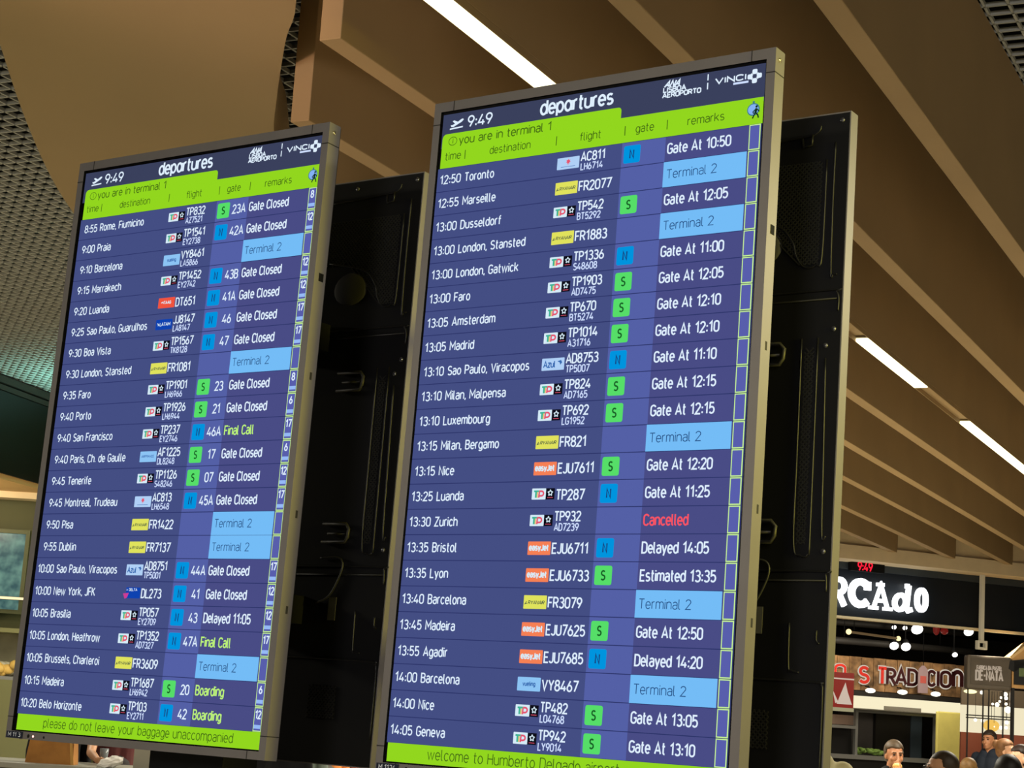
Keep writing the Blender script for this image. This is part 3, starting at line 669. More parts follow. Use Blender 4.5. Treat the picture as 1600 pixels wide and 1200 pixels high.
ROWS_R = [
 ('12:50', 'Toronto', 'AC', 'AC811', 'LH6714', 'N', '', ga('10:50'), ''), ('12:55', 'Marseille', 'FR', 'FR2077', '', '', '', T_, ''),
 ('13:00', 'Dusseldorf', 'TAP', 'TP542', 'BT5292', 'S', '', ga('12:05'), ''), ('13:00', 'London, Stansted', 'FR', 'FR1883', '', '', '', T_, ''),
 ('13:00', 'London, Gatwick', 'TAP', 'TP1336', 'S48608', 'N', '', ga('11:00'), ''), ('13:00', 'Faro', 'TAP', 'TP1903', 'AD7475', 'S', '', ga('12:05'), ''),
 ('13:05', 'Amsterdam', 'TAP', 'TP670', 'BT5274', 'S', '', ga('12:10'), ''), ('13:05', 'Madrid', 'TAP', 'TP1014', 'A31716', 'S', '', ga('12:10'), ''),
 ('13:10', 'Sao Paulo, Viracopos', 'AD', 'AD8753', 'TP5007', 'N', '', ga('11:10'), ''), ('13:10', 'Milan, Malpensa', 'TAP', 'TP824', 'AD7165', 'S', '', ga('12:15'), ''),
 ('13:10', 'Luxembourg', 'TAP', 'TP692', 'LG1952', 'S', '', ga('12:15'), ''), ('13:15', 'Milan, Bergamo', 'FR', 'FR821', '', '', '', T_, ''),
 ('13:15', 'Nice', 'EJU', 'EJU7611', '', 'S', '', ga('12:20'), ''), ('13:25', 'Luanda', 'TAP', 'TP287', '', 'N', '', ga('11:25'), ''),
 ('13:30', 'Zurich', 'TAP', 'TP932', 'AD7239', '', '', 'Cancelled', ''), ('13:35', 'Bristol', 'EJU', 'EJU6711', '', 'N', '', 'Delayed 14:05', ''),
 ('13:35', 'Lyon', 'EJU', 'EJU6733', '', 'S', '', 'Estimated 13:35', ''), ('13:40', 'Barcelona', 'FR', 'FR3079', '', '', '', T_, ''),
 ('13:45', 'Madeira', 'EJU', 'EJU7625', '', 'S', '', ga('12:50'), ''), ('13:55', 'Agadir', 'EJU', 'EJU7685', '', 'N', '', 'Delayed 14:20', ''),
 ('14:00', 'Barcelona', 'VY', 'VY8467', '', '', '', T_, ''), ('14:00', 'Nice', 'TAP', 'TP482', 'LO4768', 'S', '', ga('13:05'), ''),
 ('14:05', 'Geneva', 'TAP', 'TP942', 'LY9014', 'S', '', ga('13:10'), '')]
for X0, rows, msg, tg, dx, lab in (
    (-1.339, ROWS_L, 'please do not leave your baggage unaccompanied', 'M 11 3', 0.006, 'left lit departures screen, from 8:55 Rome to 10:20 Belo Horizonte'),
    (0.0, ROWS_R, 'welcome to Humberto Delgado airport', 'M 1134', 0.0, 'right lit departures screen, from 12:50 Toronto to 14:05 Geneva')):
    t = thing('departure_board', lab, 'departure board', (X0, 0, ZBRD), 0, 'portrait flight information boards'); t.rotation_euler.x = -_tilt
    build_board(t, rows, msg, tg, dx)
    side = 'left' if X0 < -1 else 'right'
    t = thing('departure_board', 'black-backed board facing away behind the right edge of the %s screen' % side, 'departure board', (X0, 0, ZBRD), 0, 'portrait flight information boards'); t.rotation_euler.x = -_tilt
    build_rear(t)
    # steel column between the two screens of a pair, with brackets to both
    cxp = X0 + .50
    t = thing('support_column', 'black steel column carrying the %s pair of boards' % side, 'column', (cxp, .25, 0), 0, 'board columns')
    b = MB(); b.box(-.14, .14, -.07, .07, .012, 3.05); b.build('post', black, t, bevel=.004)
    b = MB(); b.box(-.26, .26, -.2, .2, 0, .012); b.build('base_plate', black, t)
    for z in (1.95, 2.75):
        b = MB(); b.box(-.15, .15, -.145, -.07, z - .04, z + .04); b.box(-.15, .15, .07, .215, z - .04, z + .04); b.build('bracket', black, t)

# ================================================================== FOOD HALL BEHIND (right)
def srect(x0, y0, x1, y1, off):
    ym, xm = (y0 + y1) / 2, (x0 + x1) / 2
    t0, _ = spx(x0, ym, off); t1, _ = spx(x1, ym, off); _, z1 = spx(xm, y0, off); _, z0 = spx(xm, y1, off)
    return t0, t1, z0, z1
def sthing(name, label, cat, t, off, z, group=None): return thing(name, label, cat, st(t, off, z), SROT, group)
def sbox(name, m, rect_, off, thick, label=None, cat=None, group=None, parent=None, ref=None, bevel=0.0):
    """box whose front face is rect_ (t0,t1,z0,z1); top-level when parent is None, else local to ref=(t,off,z)"""
    t0, t1, z0, z1 = rect_; b = MB()
    if parent is None:
        b.box(0, t1 - t0, 0, thick, 0, z1 - z0); o = b.build(name, m, None, st(t0, off, z0), SROT, bevel)
        if label: tag(o, label, cat, group)
        return o
    rt, ro, rz = ref; b.box(t0 - rt, t1 - rt, off - ro, off - ro + thick, z0 - rz, z1 - rz); return b.build(name, m, parent, bevel=bevel)

# lit shop sign: the letters that show past the board
signm = glow('sign_letter', (248, 252, 255), 2.4)
t0, t1, z0, z1 = srect(1309, 904, 1452, 957, 0.40)
sg = sthing('shop_sign', 'white lit shop sign of mixed letter shapes on the black fascia', 'sign', t0, 0.46, z0)
def letter(px0, py0, px1, py1, strokes, wt, slant=0.0):
    a0, a1, c0, c1 = srect(px0, py0, px1, py1, 0.40); w, h = a1 - a0, c1 - c0
    b = MB()
    for pl in strokes:
        vs, fs = ribbon([((x + y * slant) * w / max(1e-6, h), y) for x, y in pl], wt / 2)
        b.add([(a0 - t0 + x * h, -0.03, c0 - z0 + y * h) for x, y in vs], fs)
    o = b.build('letter', signm, sg); m = o.modifiers.new('depth', 'SOLIDIFY'); m.thickness = 0.05; m.offset = 0
letter(1300, 905, 1324, 946, [[(.12, 0), (.12, 1), (.55, 1)] + arc(.55, .75, .33, .25, 90, -90) + [(.12, .5)], [(.5, .5), (.9, 0)]], .20)
letter(1327, 904, 1362, 949, [arc(.55, .5, .40, .40, 40, 320, 16), [(.86, .92), (.86, .62)]], .24)
letter(1360, 911, 1396, 953, [[(.2, .06), (.5, .94), (.8, .06)], [(.32, .34), (.68, .34)], [(.0, .06), (.38, .06)], [(.62, .06), (1.0, .06)], [(.32, .94), (.62, .94)]], .13)
letter(1396, 913, 1429, 956, [arc(.34, .34, .26, .27, 0, 360, 16), [(.66, .98), (.66, .16), (.76, .06), (.92, .12)], [(.5, .95), (.66, .95)]], .17, .12)
letter(1431, 918, 1452, 957, [stad(.18, .82, .1, .9)], .20)
lamp('shop_sign_glow', 'AREA', tuple(st(t0 + .75, .28, (z0 + z1) / 2)), 2.0, (0.75, 0.88, 1.0), 1.5, .4, tuple(st(t0 + .75, 2, (z0 + z1) / 2)))

# red LED clock under the bulkhead
r = srect(1331, 874, 1383, 894, 0.34); ck = sthing('wall_clock', 'small black digital clock with red figures above the lit letters', 'clock', r[0], .34, r[2])
b = MB(); b.box(0, r[1] - r[0], 0, .1, 0, r[3] - r[2] + .03); b.build('case', black, ck, bevel=.01)
q = srect(1341, 879, 1363, 892, 0.33); b = MB(); text(b, '9:49', q[0] - r[0], q[2] - r[2], q[3] - q[2], lambda x, y: (x, -.008, y), .17, width=q[1] - q[0]); b.build('digits', glow('clock_red', (255, 30, 55), 1.4), ck)
b = MB(); b.box(.05, .08, .02, .05, r[3] - r[2] + .03, max(.04, 4.14 - r[2])); b.build('hanger', black, ck)

# white pole with a square loop hanging from the bulkhead
r = srect(1533, 890, 1538.5, 1004, 0.25); q = srect(1527.5, 1001, 1542.5, 1015, 0.25)
hp = sthing('hanging_pole', 'white ceiling pole ending in a small square loop at right', 'pole', r[0], .25, q[2]); wpm = mat('pole_white', (206, 200, 182), 0.5)
b = MB(); b.box(0, r[1] - r[0], 0, .05, r[2] - q[2], 4.145 - q[2]); b.build('pole', wpm, hp)
b = MB(); w = q[1] - q[0]; h = q[3] - q[2]; o_ = q[0] - r[0]; k = .035
for bx in ((o_, o_ + k, 0, h), (o_ + w - k, o_ + w, 0, h), (o_ + k, o_ + w - k, 0, k), (o_ + k, o_ + w - k, h - k, h)): b.box(bx[0], bx[1], -.01, .06, bx[2], bx[3])
b.build('loop', wpm, hp, bevel=.006)

# long decorated fascia with the word TRADICION
OFB = 5.0
r = srect(1250, 1029.5, 1512, 1081, OFB); bs = sthing('banner_sign', 'long rustic banner board with dark raised letters over the counter', 'sign', r[0], OFB, r[2])
wood = mat('banner_wood', (134, 102, 68), 0.7, noise=0.7, nscale=5.0)
b = MB(); n_ = 14; w = (r[1] - r[0]) / n_
for i in range(n_): b.box(i * w, (i + 1) * w - .012, 0, .06 + .01 * (i % 3), 0, (r[3] - r[2]) * (1 - .02 * (i % 2)))
b.box(0, r[1] - r[0], .08, .1, 0, r[3] - r[2]); b.build('board', wood, bs)
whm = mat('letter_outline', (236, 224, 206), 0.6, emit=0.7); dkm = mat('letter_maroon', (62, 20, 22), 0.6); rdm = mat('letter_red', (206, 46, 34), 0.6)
for ch_, xa, xb, ya, yb_, mm in (('A', 1290, 1301, 1039, 1056, rdm), ('O', 1303, 1318, 1039, 1057, rdm), ('S', 1341, 1354, 1043, 1066, rdm), ('T', 1370, 1382, 1044, 1068, rdm), ('R', 1384, 1396, 1046, 1069, dkm), ('A', 1398, 1413, 1046, 1069, dkm), ('D', 1417, 1430, 1047, 1070, dkm),
                        ('I', 1437, 1441, 1048, 1070, dkm), ('C', 1448, 1458, 1049, 1071, dkm), ('I', 1463, 1465, 1049, 1072, dkm), ('O', 1468, 1482, 1050, 1073, dkm), ('n', 1487, 1500, 1050, 1073, dkm)):
    q = srect(xa, ya, xb, yb_, OFB); h = q[3] - q[2]
    if ch_ == 'n': h /= .73
    wd = q[1] - q[0] if ch_ != 'I' else None
    b = MB(); text(b, ch_, q[0] - r[0], q[2] - r[2], h, lambda x, y: (x, -.03, y), .36, width=wd, mi=0); text(b, ch_, q[0] - r[0], q[2] - r[2], h, lambda x, y: (x, -.045, y), .21, width=wd, mi=1)
    o = b.build('letter', [whm, mm], bs); m = o.modifiers.new('depth', 'SOLIDIFY'); m.thickness = .012; m.offset = 1
# grey tag hanging in front of it
q = srect(1435, 1040, 1450, 1083, OFB - .3); hang = sthing('hanging_tag', 'grey bottle-shaped tag hanging in front of the banner letters', 'tag', q[0], OFB - .3, q[2])
w, h = q[1] - q[0], q[3] - q[2]
b = MB(); b.prism([(0, 0, 0), (w, 0, 0), (w, 0, h * .72), (w * .95, 0, h * .86), (w * .62, 0, h), (w * .38, 0, h), (w * .05, 0, h * .86), (0, 0, h * .72)], (0, .02, 0)); b.build('card', mat('tag_mauve', (150, 128, 132), 0.7), hang)
b = MB(); b.box(w * .2, w * .8, -.004, 0, h * .36, h * .62); b.build('print', mat('tag_red', (180, 84, 76), 0.7), hang)
b = MB(); b.tube([(w / 2, .01, h), (w / 2, .01, 3.95 - q[2])], .006, seg=6); b.build('cord', black, hang)

# canopy under the banner with round downlights
r = srect(1250, 1082, 1512, 1092, OFB - .45)
sbox('counter_canopy', mat('canopy_dark', (30, 26, 22), 0.6), (r[0], r[1], r[2], r[3]), OFB - .45, .43, 'dark canopy edge running under the rustic banner board', 'canopy')
lm = glow('downlight_disc', (255, 250, 232), 3.0)
for i, (x, y) in enumerate(((1360, 1079), (1410, 1081.5), (1462, 1084.5))):
    t, z = spx(x, y, OFB - .75)
    o = sthing('downlight', '%s round white lamp under the rustic banner' % ('left', 'middle', 'right')[i], 'lamp', t, OFB - .75, z, 'lamps along the banner')
    b = MB(); b.ell((0, 0, 0), (.085, .085, .04), 0, 16, 8); b.build('lens', lm, o)
    b = MB(); b.tube([(0, .0, .02), (0, .06, .07), (0, .15, .07)], .012, seg=6); b.build('arm', black, o)
# cream lightbox band
r = srect(1334, 1093, 1512, 1112, OFB - .7)
o = sthing('lightbox_band', 'long cream lit band above the dark serving hatch', 'light panel', r[0], OFB - .7, r[2])
b = MB(); b.box(0, r[1] - r[0], .0, .02, 0, r[3] - r[2]); b.build('lit_panel', glow('cream_lit', (255, 244, 206), 0.95), o)
b = MB(); b.box(0, r[1] - r[0], .02, .18, -.02, r[3] - r[2]); b.box(.6, 1.35, -.012, 0, 0, (r[3] - r[2]) * .32); b.build('case', mat('case_grey', (120, 116, 106), 0.5), o)
# red poster
r = srect(1306.5, 1051, 1334, 1106, OFB - .9)
o = sthing('poster', 'red and white poster beside the rear board edge', 'poster', r[0] - .25, OFB - .9, r[2])
w, h = r[1] - r[0] + .25, r[3] - r[2]
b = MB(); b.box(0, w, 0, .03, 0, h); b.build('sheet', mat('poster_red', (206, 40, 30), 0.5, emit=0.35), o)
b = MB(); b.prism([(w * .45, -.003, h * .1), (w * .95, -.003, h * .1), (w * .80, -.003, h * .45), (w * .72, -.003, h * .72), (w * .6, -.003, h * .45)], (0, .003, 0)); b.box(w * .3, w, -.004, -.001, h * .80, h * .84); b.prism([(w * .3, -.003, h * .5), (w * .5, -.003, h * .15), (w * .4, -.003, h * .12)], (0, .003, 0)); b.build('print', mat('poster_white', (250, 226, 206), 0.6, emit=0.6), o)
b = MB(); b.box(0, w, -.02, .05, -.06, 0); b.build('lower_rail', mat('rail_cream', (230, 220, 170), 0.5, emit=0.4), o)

# serving hatch: frame, dark back panels, counter, salad
OFH = OFB - .5
r = srect(1337, 1113, 1462, 1183, OFH)
sh = sthing('serving_unit', 'dark serving hatch with silver frame under the cream band', 'serving unit', r[0], OFH, 0)
H0, H1 = r[2], r[3]; W = r[1] - r[0]
slv = mat('frame_silver', (150, 150, 146), 0.35, 0.6)
b = MB(); b.box(0, W, .5, .55, H0, H1); b.build('back_panel', mat('hatch_grey', (62, 58, 56), 0.6, noise=.1), sh)
b = MB(); b.box(W * .42, W * .93, .42, .5, H0, H1); b.build('dark_screen', mat('hatch_black', (26, 24, 22), 0.4), sh)
b = MB(); b.box(W * .86, W, .40, .42, H0, H1 - .02); b.build('slate_panel', mat('hatch_slate', (52, 62, 70), 0.4), sh)
b = MB(); b.box(-.02, .03, -.02, .05, 0.9, H1); b.box(W - .03, W + .02, -.02, .05, 0.9, H1); b.box(-.02, W, -.0, .05, H1 - .04, H1); b.build('frame', slv, sh)
b = MB(); b.box(-.7, W + .05, -.15, .6, H0 - .07, H0); b.build('worktop', slv, sh)
b = MB(); b.box(-.7, W + .05, -.05, .6, 0, H0 - .07); b.build('front', mat('front_charcoal', (34, 33, 32), 0.5), sh)
b = MB(); b.box(-.7, -.02, .1, .5, H0, 2.0); b.build('left_niche', mat('niche_black', (14, 13, 12), 0.5), sh)
b = MB(); b.box(-.7, -.02, -.02, .1, 1.78, 1.83); b.build('shelf', slv, sh)
b = MB(); b.box(-.7, -.02, .05, .099, 1.84, 2.0); b.build('shelf_back', mat('niche_brown', (110, 92, 80), 0.6), sh)
q = srect(1346, 1172, 1383, 1183, OFH + .05)
b = MB(); rr = random.Random(3)
for i in range(26):
    a, c = rr.random(), rr.random(); b.ell((q[0] - r[0] + (q[1] - q[0]) * a, .05 + .2 * c, .035 + .09 * rr.random() * (1 - abs(a - .4))), (.07, .05, .03), 0, 8, 5, Matrix.Rotation(rr.random() * 3, 3, 'Z') @ Matrix.Rotation(rr.uniform(-.6, .6), 3, 'X'))
o = b.build('salad_leaves', mat('leaf_green', (112, 140, 66), 0.6, noise=.3, nscale=12), None, st(r[0], OFH, H0), SROT); tag(o, 'heap of green salad leaves on the dark counter', 'salad'); o['kind'] = 'stuff'
# yellow-green panel
r = srect(1464, 1113, 1517, 1200, OFB - 1.0)
o = sbox('partition_panel', mat('panel_olive_yellow', (212, 200, 112), 0.6, noise=.05), (r[0], r[1], 0.0, r[3]), OFB - 1.0, .06, 'plain yellow-green partition panel right of the dark hatch', 'partition', bevel=.02)

# ceiling spotlights, tube lamp and bits of the black shop ceiling
spm = glow('spot_lens', (255, 252, 244), 5.0)
for x, y, off, rad, lab in ((1433, 983, 2.0, .09, 'largest bright spotlight just under the fascia lip'), (1513.5, 987, 2.0, .075, 'bright spotlight under the fascia left of the white pole'), (1397, 1009, 4.0, .075, 'left spotlight of the close pair in the dark ceiling'),
                            (1415.5, 1010.5, 4.0, .08, 'right spotlight of the close pair in the dark ceiling'), (1492, 1023, 4.0, .045, 'small spotlight low on the right of the dark ceiling'), (1397, 980, 5.5, .04, 'tiny left lamp beside the largest spotlight'), (1414, 981, 5.5, .04, 'tiny right lamp beside the largest spotlight')):
    t, z = spx(x, y, off)
    o = sthing('spotlight', lab, 'spotlight', t, off, z, 'shop ceiling spotlights')
    dv = Vector((-.35, -.75, -.55)).normalized()
    b = MB(); b.tube([(0, 0, 0), tuple(-dv * .16)], [rad * 1.05, rad * .8], seg=14); b.build('can', black, o)
    b = MB(); b.tube([tuple(dv * .004), tuple(dv * .014)], [rad, rad * .8], seg=14); b.build('lens', spm, o)
    b = MB(); b.tube([tuple(-dv * .1), (-dv.x * .1, -dv.y * .1, 3.95 - z)], .012, seg=6); b.build('stem', black, o)
r = srect(1326, 990, 1404, 995, 3.0); o = sthing('tube_lamp', 'slim bronze tube rail with glowing ends in the dark ceiling', 'lamp', r[0], 3.0, (r[2] + r[3]) / 2)
W = r[1] - r[0]
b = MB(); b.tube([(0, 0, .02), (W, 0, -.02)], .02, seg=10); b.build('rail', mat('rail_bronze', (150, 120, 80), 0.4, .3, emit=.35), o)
b = MB(); b.ell((0, 0, .02), (.045, .045, .045), 0, 12, 8); b.ell((W, 0, -.02), (.04, .04, .04), 0, 12, 8); b.build('bulb', glow('bulb_gold', (255, 232, 168), 1.6), o)
b = MB()
for x in (.1, W - .1): b.tube([(x, 0, .02), (x, 0, 3.95 - (r[2] + r[3]) / 2)], .008, seg=6)
b.build('drop_rod', black, o)
t, z = spx(1463, 982, 3.0); o = sthing('ceiling_ornament', 'red ornament hanging in the dark ceiling between spotlights', 'ornament', t, 3.0, z)
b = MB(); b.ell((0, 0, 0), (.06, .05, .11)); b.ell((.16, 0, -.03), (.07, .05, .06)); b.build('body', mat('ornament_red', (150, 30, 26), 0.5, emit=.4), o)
b = MB(); b.tube([(0, 0, .1), (0, 0, 3.95 - z)], .008, seg=6); b.build('cord', black, o)
for yy, off, lab in ((1003, 5.0, 'grey duct running across the dark shop ceiling'), (975, 6.0, 'upper grey duct under the shop ceiling')):
    r = srect(1280, yy, 1520, yy + 5, off); o = sthing('ceiling_duct', lab, 'duct', r[0], off, r[2]); b = MB(); b.tube([(0, 0, 0), (r[1] - r[0], 0, 0)], .06, seg=10); b.build('pipe', mat('duct_dark', (38, 36, 34), 0.6), o)
    b = MB()
    for x in (.5, 2.5): b.tube([(x, 0, 0), (x, 0, 3.95 - r[2])], .008, seg=6)
    b.build('hanger', black, o)

# glazed kiosk with the NATA sign
OK_ = 1.5
DK = 26.9
KB = depth(1511, 1100, DK); KB.z = 0
def kpx(x, y, off):
    """pixel -> (along, height) on a plane facing the viewer, off metres behind the kiosk front"""
    q = on_plane(x, y, KB + Vector((-RV.y, RV.x, 0)) * off, Vector((-RV.y, RV.x, 0))); return (q - KB).dot(RV), q.z
def krect(x0, y0, x1, y1, off):
    ym, xm = (y0 + y1) / 2, (x0 + x1) / 2
    return kpx(x0, ym, off)[0], kpx(x1, ym, off)[0], kpx(xm, y1, off)[1], kpx(xm, y0, off)[1]
def kthing(name, label, cat, t, off, z, group=None): return thing(name, label, cat, KB + RV * t + Vector((-RV.y, RV.x, 0)) * off + Vector((0, 0, z)), RR, group)
r = krect(1511, 1025, 1580.5, 1078, 0)
kk = kthing('kiosk', 'glazed kiosk with grey sign box reading NATA at the right edge', 'kiosk', r[0], 0, 0)
W, z0, z1 = r[1] - r[0], r[2], r[3]
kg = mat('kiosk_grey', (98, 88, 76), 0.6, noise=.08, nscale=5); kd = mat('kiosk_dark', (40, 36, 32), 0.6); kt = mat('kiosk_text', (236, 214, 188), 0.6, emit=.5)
b = MB(); b.box(0, W, 0, .22, z0, z1); sb_ = b.build('sign_box', kg, kk, bevel=.03)
b = MB(); b.box(.05, W - .01, -.012, .0, z0 + .07, z1 - .04); b.build('sign_face', mat('kiosk_face', (88, 78, 66), 0.6, noise=.1, nscale=4), sb_)
b = MB(); q = krect(1524.5, 1049, 1566, 1063, 0); text(b, 'DE', q[0] - r[0], q[2], q[3] - q[2], lambda x, y: (x, -.02, y), .20, width=(q[1] - q[0]) * .26); text(b, 'NATA', q[0] - r[0] + (q[1] - q[0]) * .40, q[2], q[3] - q[2], lambda x, y: (x, -.02, y), .20, width=(q[1] - q[0]) * .60)
dx0 = q[0] - r[0] + (q[1] - q[0]) * .325; zc = (q[2] + q[3]) / 2; b.box(dx0 - .012, dx0 + .012, -.022, -.018, zc - .015, zc + .015)
q = krect(1526, 1041, 1565, 1047, 0); text(b, 'FABRICA DA PASTEL', q[0] - r[0], q[2], q[3] - q[2], lambda x, y: (x, -.02, y), .22, width=q[1] - q[0])
b.build('sign_text', kt, sb_)
b = MB()
for x in (1512, 1536, 1545, 1567.5, 1580):
    t, _ = kpx(x, 1120, 0); b.box(t - r[0] - .008, t - r[0] + .008, 0, .03, 0.9, z0)
for yy in (1119, 1123):
    _, z = kpx(1545, yy, 0); b.box(0, W, .0, .03, z - .008, z + .008)
b.build('glazing_bar', mat('bar_black', (24, 20, 18), 0.5), kk)
b = MB(); b.box(.01, W - .01, .035, .04, .95, z0); b.build('glass_pane', mat('kiosk_glass', (255, 255, 255), 0.02, trans=1.0), kk)
b = MB(); b.box(-.05, W, 0, 1.2, 0, .92); b.build('base_counter', mat('kiosk_counter', (120, 66, 46), 0.5), kk)
b = MB(); b.box(-.05, W, .1, 1.1, .92, 1.16); b.build('display_case', mat('case_terracotta', (150, 84, 62), 0.45), kk)
lz0, lz1 = kpx(1545, 1146, 1.1)[1], kpx(1545, 1103, 1.1)[1]
lw = kthing('lit_wall', 'cream lit shop wall showing through and right of the glazed kiosk', 'wall panel', .24, 1.35, 0)
b = MB(); b.box(0, W + .9, 0, .06, lz0, lz1); b.build('lit_panel', glow('kiosk_cream', (252, 240, 204), .9), lw)  # wall's brightness put into emission, no lamp inside it
b = MB(); b.box(0, W + .9, 0, .06, lz1, z0 + .05); b.build('upper_panel', mat('kiosk_back', (110, 98, 82), .6), lw)
b = MB(); b.box(0, W + .9, 0, .06, 0, lz0); b.build('lower_panel', mat('case_terracotta', (150, 84, 62), 0.45), lw)
sc_ = kthing('side_counter', 'terracotta counter right of the glazed kiosk', 'counter', W + .02, .4, 0)
b = MB(); b.box(0, .9, 0, .6, 0, .92); b.build('base', mat('kiosk_counter', (120, 66, 46), 0.5), sc_); b = MB(); b.box(0, .9, 0, .6, .92, 1.14); b.build('display_case', mat('case_terracotta', (150, 84, 62), 0.45), sc_)
bulb = glow('bulb_white', (255, 250, 230), 2.6)
for i, (x, y, rad) in enumerate(((1534, 1082, 3), (1571, 1085, 3.6), (1564, 1090, 2), (1562, 1096, 2), (1572, 1091, 3), (1551, 1100, 2), (1558, 1101, 3.6), (1572, 1100, 2.4), (1575, 1109, 5.5), (1524, 1125, 2.6), (1535, 1126, 2.6), (1573, 1129, 3.2), (1564, 1137, 3), (1572, 1137, 2.6), (1553, 1135, 2))):
    t, z = kpx(x, y, 0.6)
    o = kthing('globe_bulb', 'round white bulb hanging among the cluster inside the glazed kiosk', 'bulb', t, 0.6, z, 'globe bulbs inside the kiosk')
    b = MB(); R_ = rad * .0092; b.ell((0, 0, 0), (R_, R_, R_), 0, 12, 8); b.build('globe', bulb, o)
    b = MB(); b.tube([(0, 0, R_), (0, 0, max(R_ + .05, z0 - z))], .003, seg=5); b.build('flex', black, o)
t, z = kpx(1516, 1087, 0.4); o = kthing('kiosk_downlight', 'oval yellowish ceiling lamp inside the kiosk at its left end', 'lamp', t, 0.4, z0 - .03); b = MB(); b.ell((0, 0, 0), (.1, .06, .03)); b.build('lens', glow('lamp_lemon', (250, 244, 180), 1.6), o)
t, z = kpx(1549, 1134, 0.7); o = kthing('pendant_shade', 'amber pendant shade hanging inside the kiosk', 'pendant lamp', t, 0.7, z)
b = MB(); b.ell((0, 0, 0), (.12, .12, .09)); b.build('shade', glow('amber_lit', (244, 196, 96), 1.0), o); b = MB(); b.tube([(0, 0, .08), (0, 0, z0 - z)], .004, seg=5); b.build('flex', black, o)
# timber gable unit at the far right
r = krect(1581.5, 1010, 1625, 1076, 0); W = r[1] - r[0]
gb = kthing('gable_unit', 'timber house-shaped unit with black panel cut off by the right edge', 'display unit', r[0], 0.0, 0)
tim = mat('timber_pale', (196, 150, 92), 0.6, noise=.15, nscale=4)
zm = kpx(1581, 1024, -.25)[1]; zt = kpx(1600, 1006, -.25)[1]
b = MB(); b.prism([(0, 0, r[2]), (W, 0, r[2]), (W, 0, zt + (zt - zm)), (0, 0, zm)], (0, .35, 0)); b.build('gable', tim, gb)
b = MB(); b.prism([(-.02, -.02, zm), (W, -.02, zt + (zt - zm)), (W, -.02, zt + (zt - zm) - .05), (-.02, -.02, zm - .05)], (0, .38, 0)); b.build('roof_edge', mat('timber_light', (222, 184, 126), .6), gb)
q = krect(1591, 1033, 1625, 1070, -.25)
b = MB(); b.box(q[0] - r[0], q[1] - r[0], -.03, 0, q[2], q[3]); b.prism([(q[0] - r[0] - .08, -.03, q[3] - .12), (q[0] - r[0], -.03, q[3] - .16), (q[1] - r[0], -.03, q[3] + .06), (q[0] - r[0] - .06, -.03, q[3] + .0)], (0, .03, 0)); b.build('black_panel', mat('panel_soft_black', (24, 24, 24), .6), gb)
b = MB(); b.box(q[0] - r[0] + .07, q[0] - r[0] + .25, -.034, -.03, q[2] + .12, q[3] - .1); b.build('picture', mat('picture_green', (96, 110, 70), .6, noise=.4, nscale=9), gb)
b = MB(); b.box(.0, .04, 0, .04, 0, r[2]); b.box(W - .04, W, 0, .04, 0, r[2]); b.build('post', mat('bar_black', (24, 20, 18), .5), gb)
# lights of the shop
for t, o_, z, pw in ((1.0, 3.2, 3.6, 45), (4.2, 3.2, 3.6, 45), (2.5, 4.2, 3.3, 20), (3.0, 0.4, 3.2, 25)):
    lamp('shop_lamp', 'AREA', tuple(st(t, o_, z)), pw, (1.0, 0.88, 0.68), .7, .7, tuple(st(t + .3, o_ + 1.2, 1.6)))

# ================================================================== LEFT SIDE: shop window, counter and what stands on it
FH = Vector((-RV.y, RV.x, 0))
def lpx(x, y, D): return on_plane(x, y, CAM + FH * D, FH)      # D is the level distance
def lthing(name, label, cat, x, y, D, group=None, zero=False):
    p = lpx(x, y, D); 
    if zero: p.z = 0
    return thing(name, label, cat, p, RR, group)
def pxw(n, D): return n / FPX * D
D = 23.15
o = lthing('shop_window', 'teal glowing shop window on the olive wall at far left', 'window', 4, 892, D)
w, h = pxw(62, D), pxw(118, D)
pm = mat('pane_teal', (74, 122, 116), 0.25, emit=.8); nt_ = pm.node_tree; nz_ = nt_.nodes.new('ShaderNodeTexNoise'); nz_.inputs['Scale'].default_value = 7; rp_ = nt_.nodes.new('ShaderNodeValToRGB')  # mottled teal glow painted into the pane's emission colour
rp_.color_ramp.elements[0].color = (*lin((50, 92, 96)), 1); rp_.color_ramp.elements[1].color = (*lin((112, 156, 142)), 1); rp_.color_ramp.elements[0].position = .35; rp_.color_ramp.elements[1].position = .68
tc_ = nt_.nodes.new('ShaderNodeTexCoord'); nt_.links.new(tc_.outputs['Object'], nz_.inputs['Vector']); nt_.links.new(nz_.outputs['Fac'], rp_.inputs['Fac']); nt_.links.new(rp_.outputs['Color'], nt_.nodes['Principled BSDF'].inputs['Emission Color'])
b = MB(); b.box(-w / 2, w / 2, .01, .03, -h / 2, h / 2); b.build('pane', pm, o)
b = MB()
for x0_, x1_, z0_, z1_ in ((-w / 2 - .05, -w / 2, -h / 2 - .05, h / 2 + .05), (w / 2, w / 2 + .05, -h / 2 - .05, h / 2 + .05), (-w / 2, w / 2, h / 2, h / 2 + .05), (-w / 2, w / 2, -h / 2 - .05, -h / 2)): b.box(x0_, x1_, -.02, .05, z0_, z1_)
b.build('frame', mat('window_frame', (92, 96, 64), 0.5), o)
o = lthing('strip_light', 'thin cream strip light crossing the teal shop window', 'light', 10, 934, D - .2, 'strip lights on the left wall')
b = MB(); b.box(-.35, .235, 0, .03, -.015, .015); b.build('tube', glow('tube_cream', (255, 232, 180), 1.3), o); b = MB(); b.box(-.35, .235, .03, .06, -.02, .02); b.box(-.33, -.3, .06, .12, -.02, .02); b.box(.15, .18, .06, .12, -.02, .02); b.build('batten', brz, o)
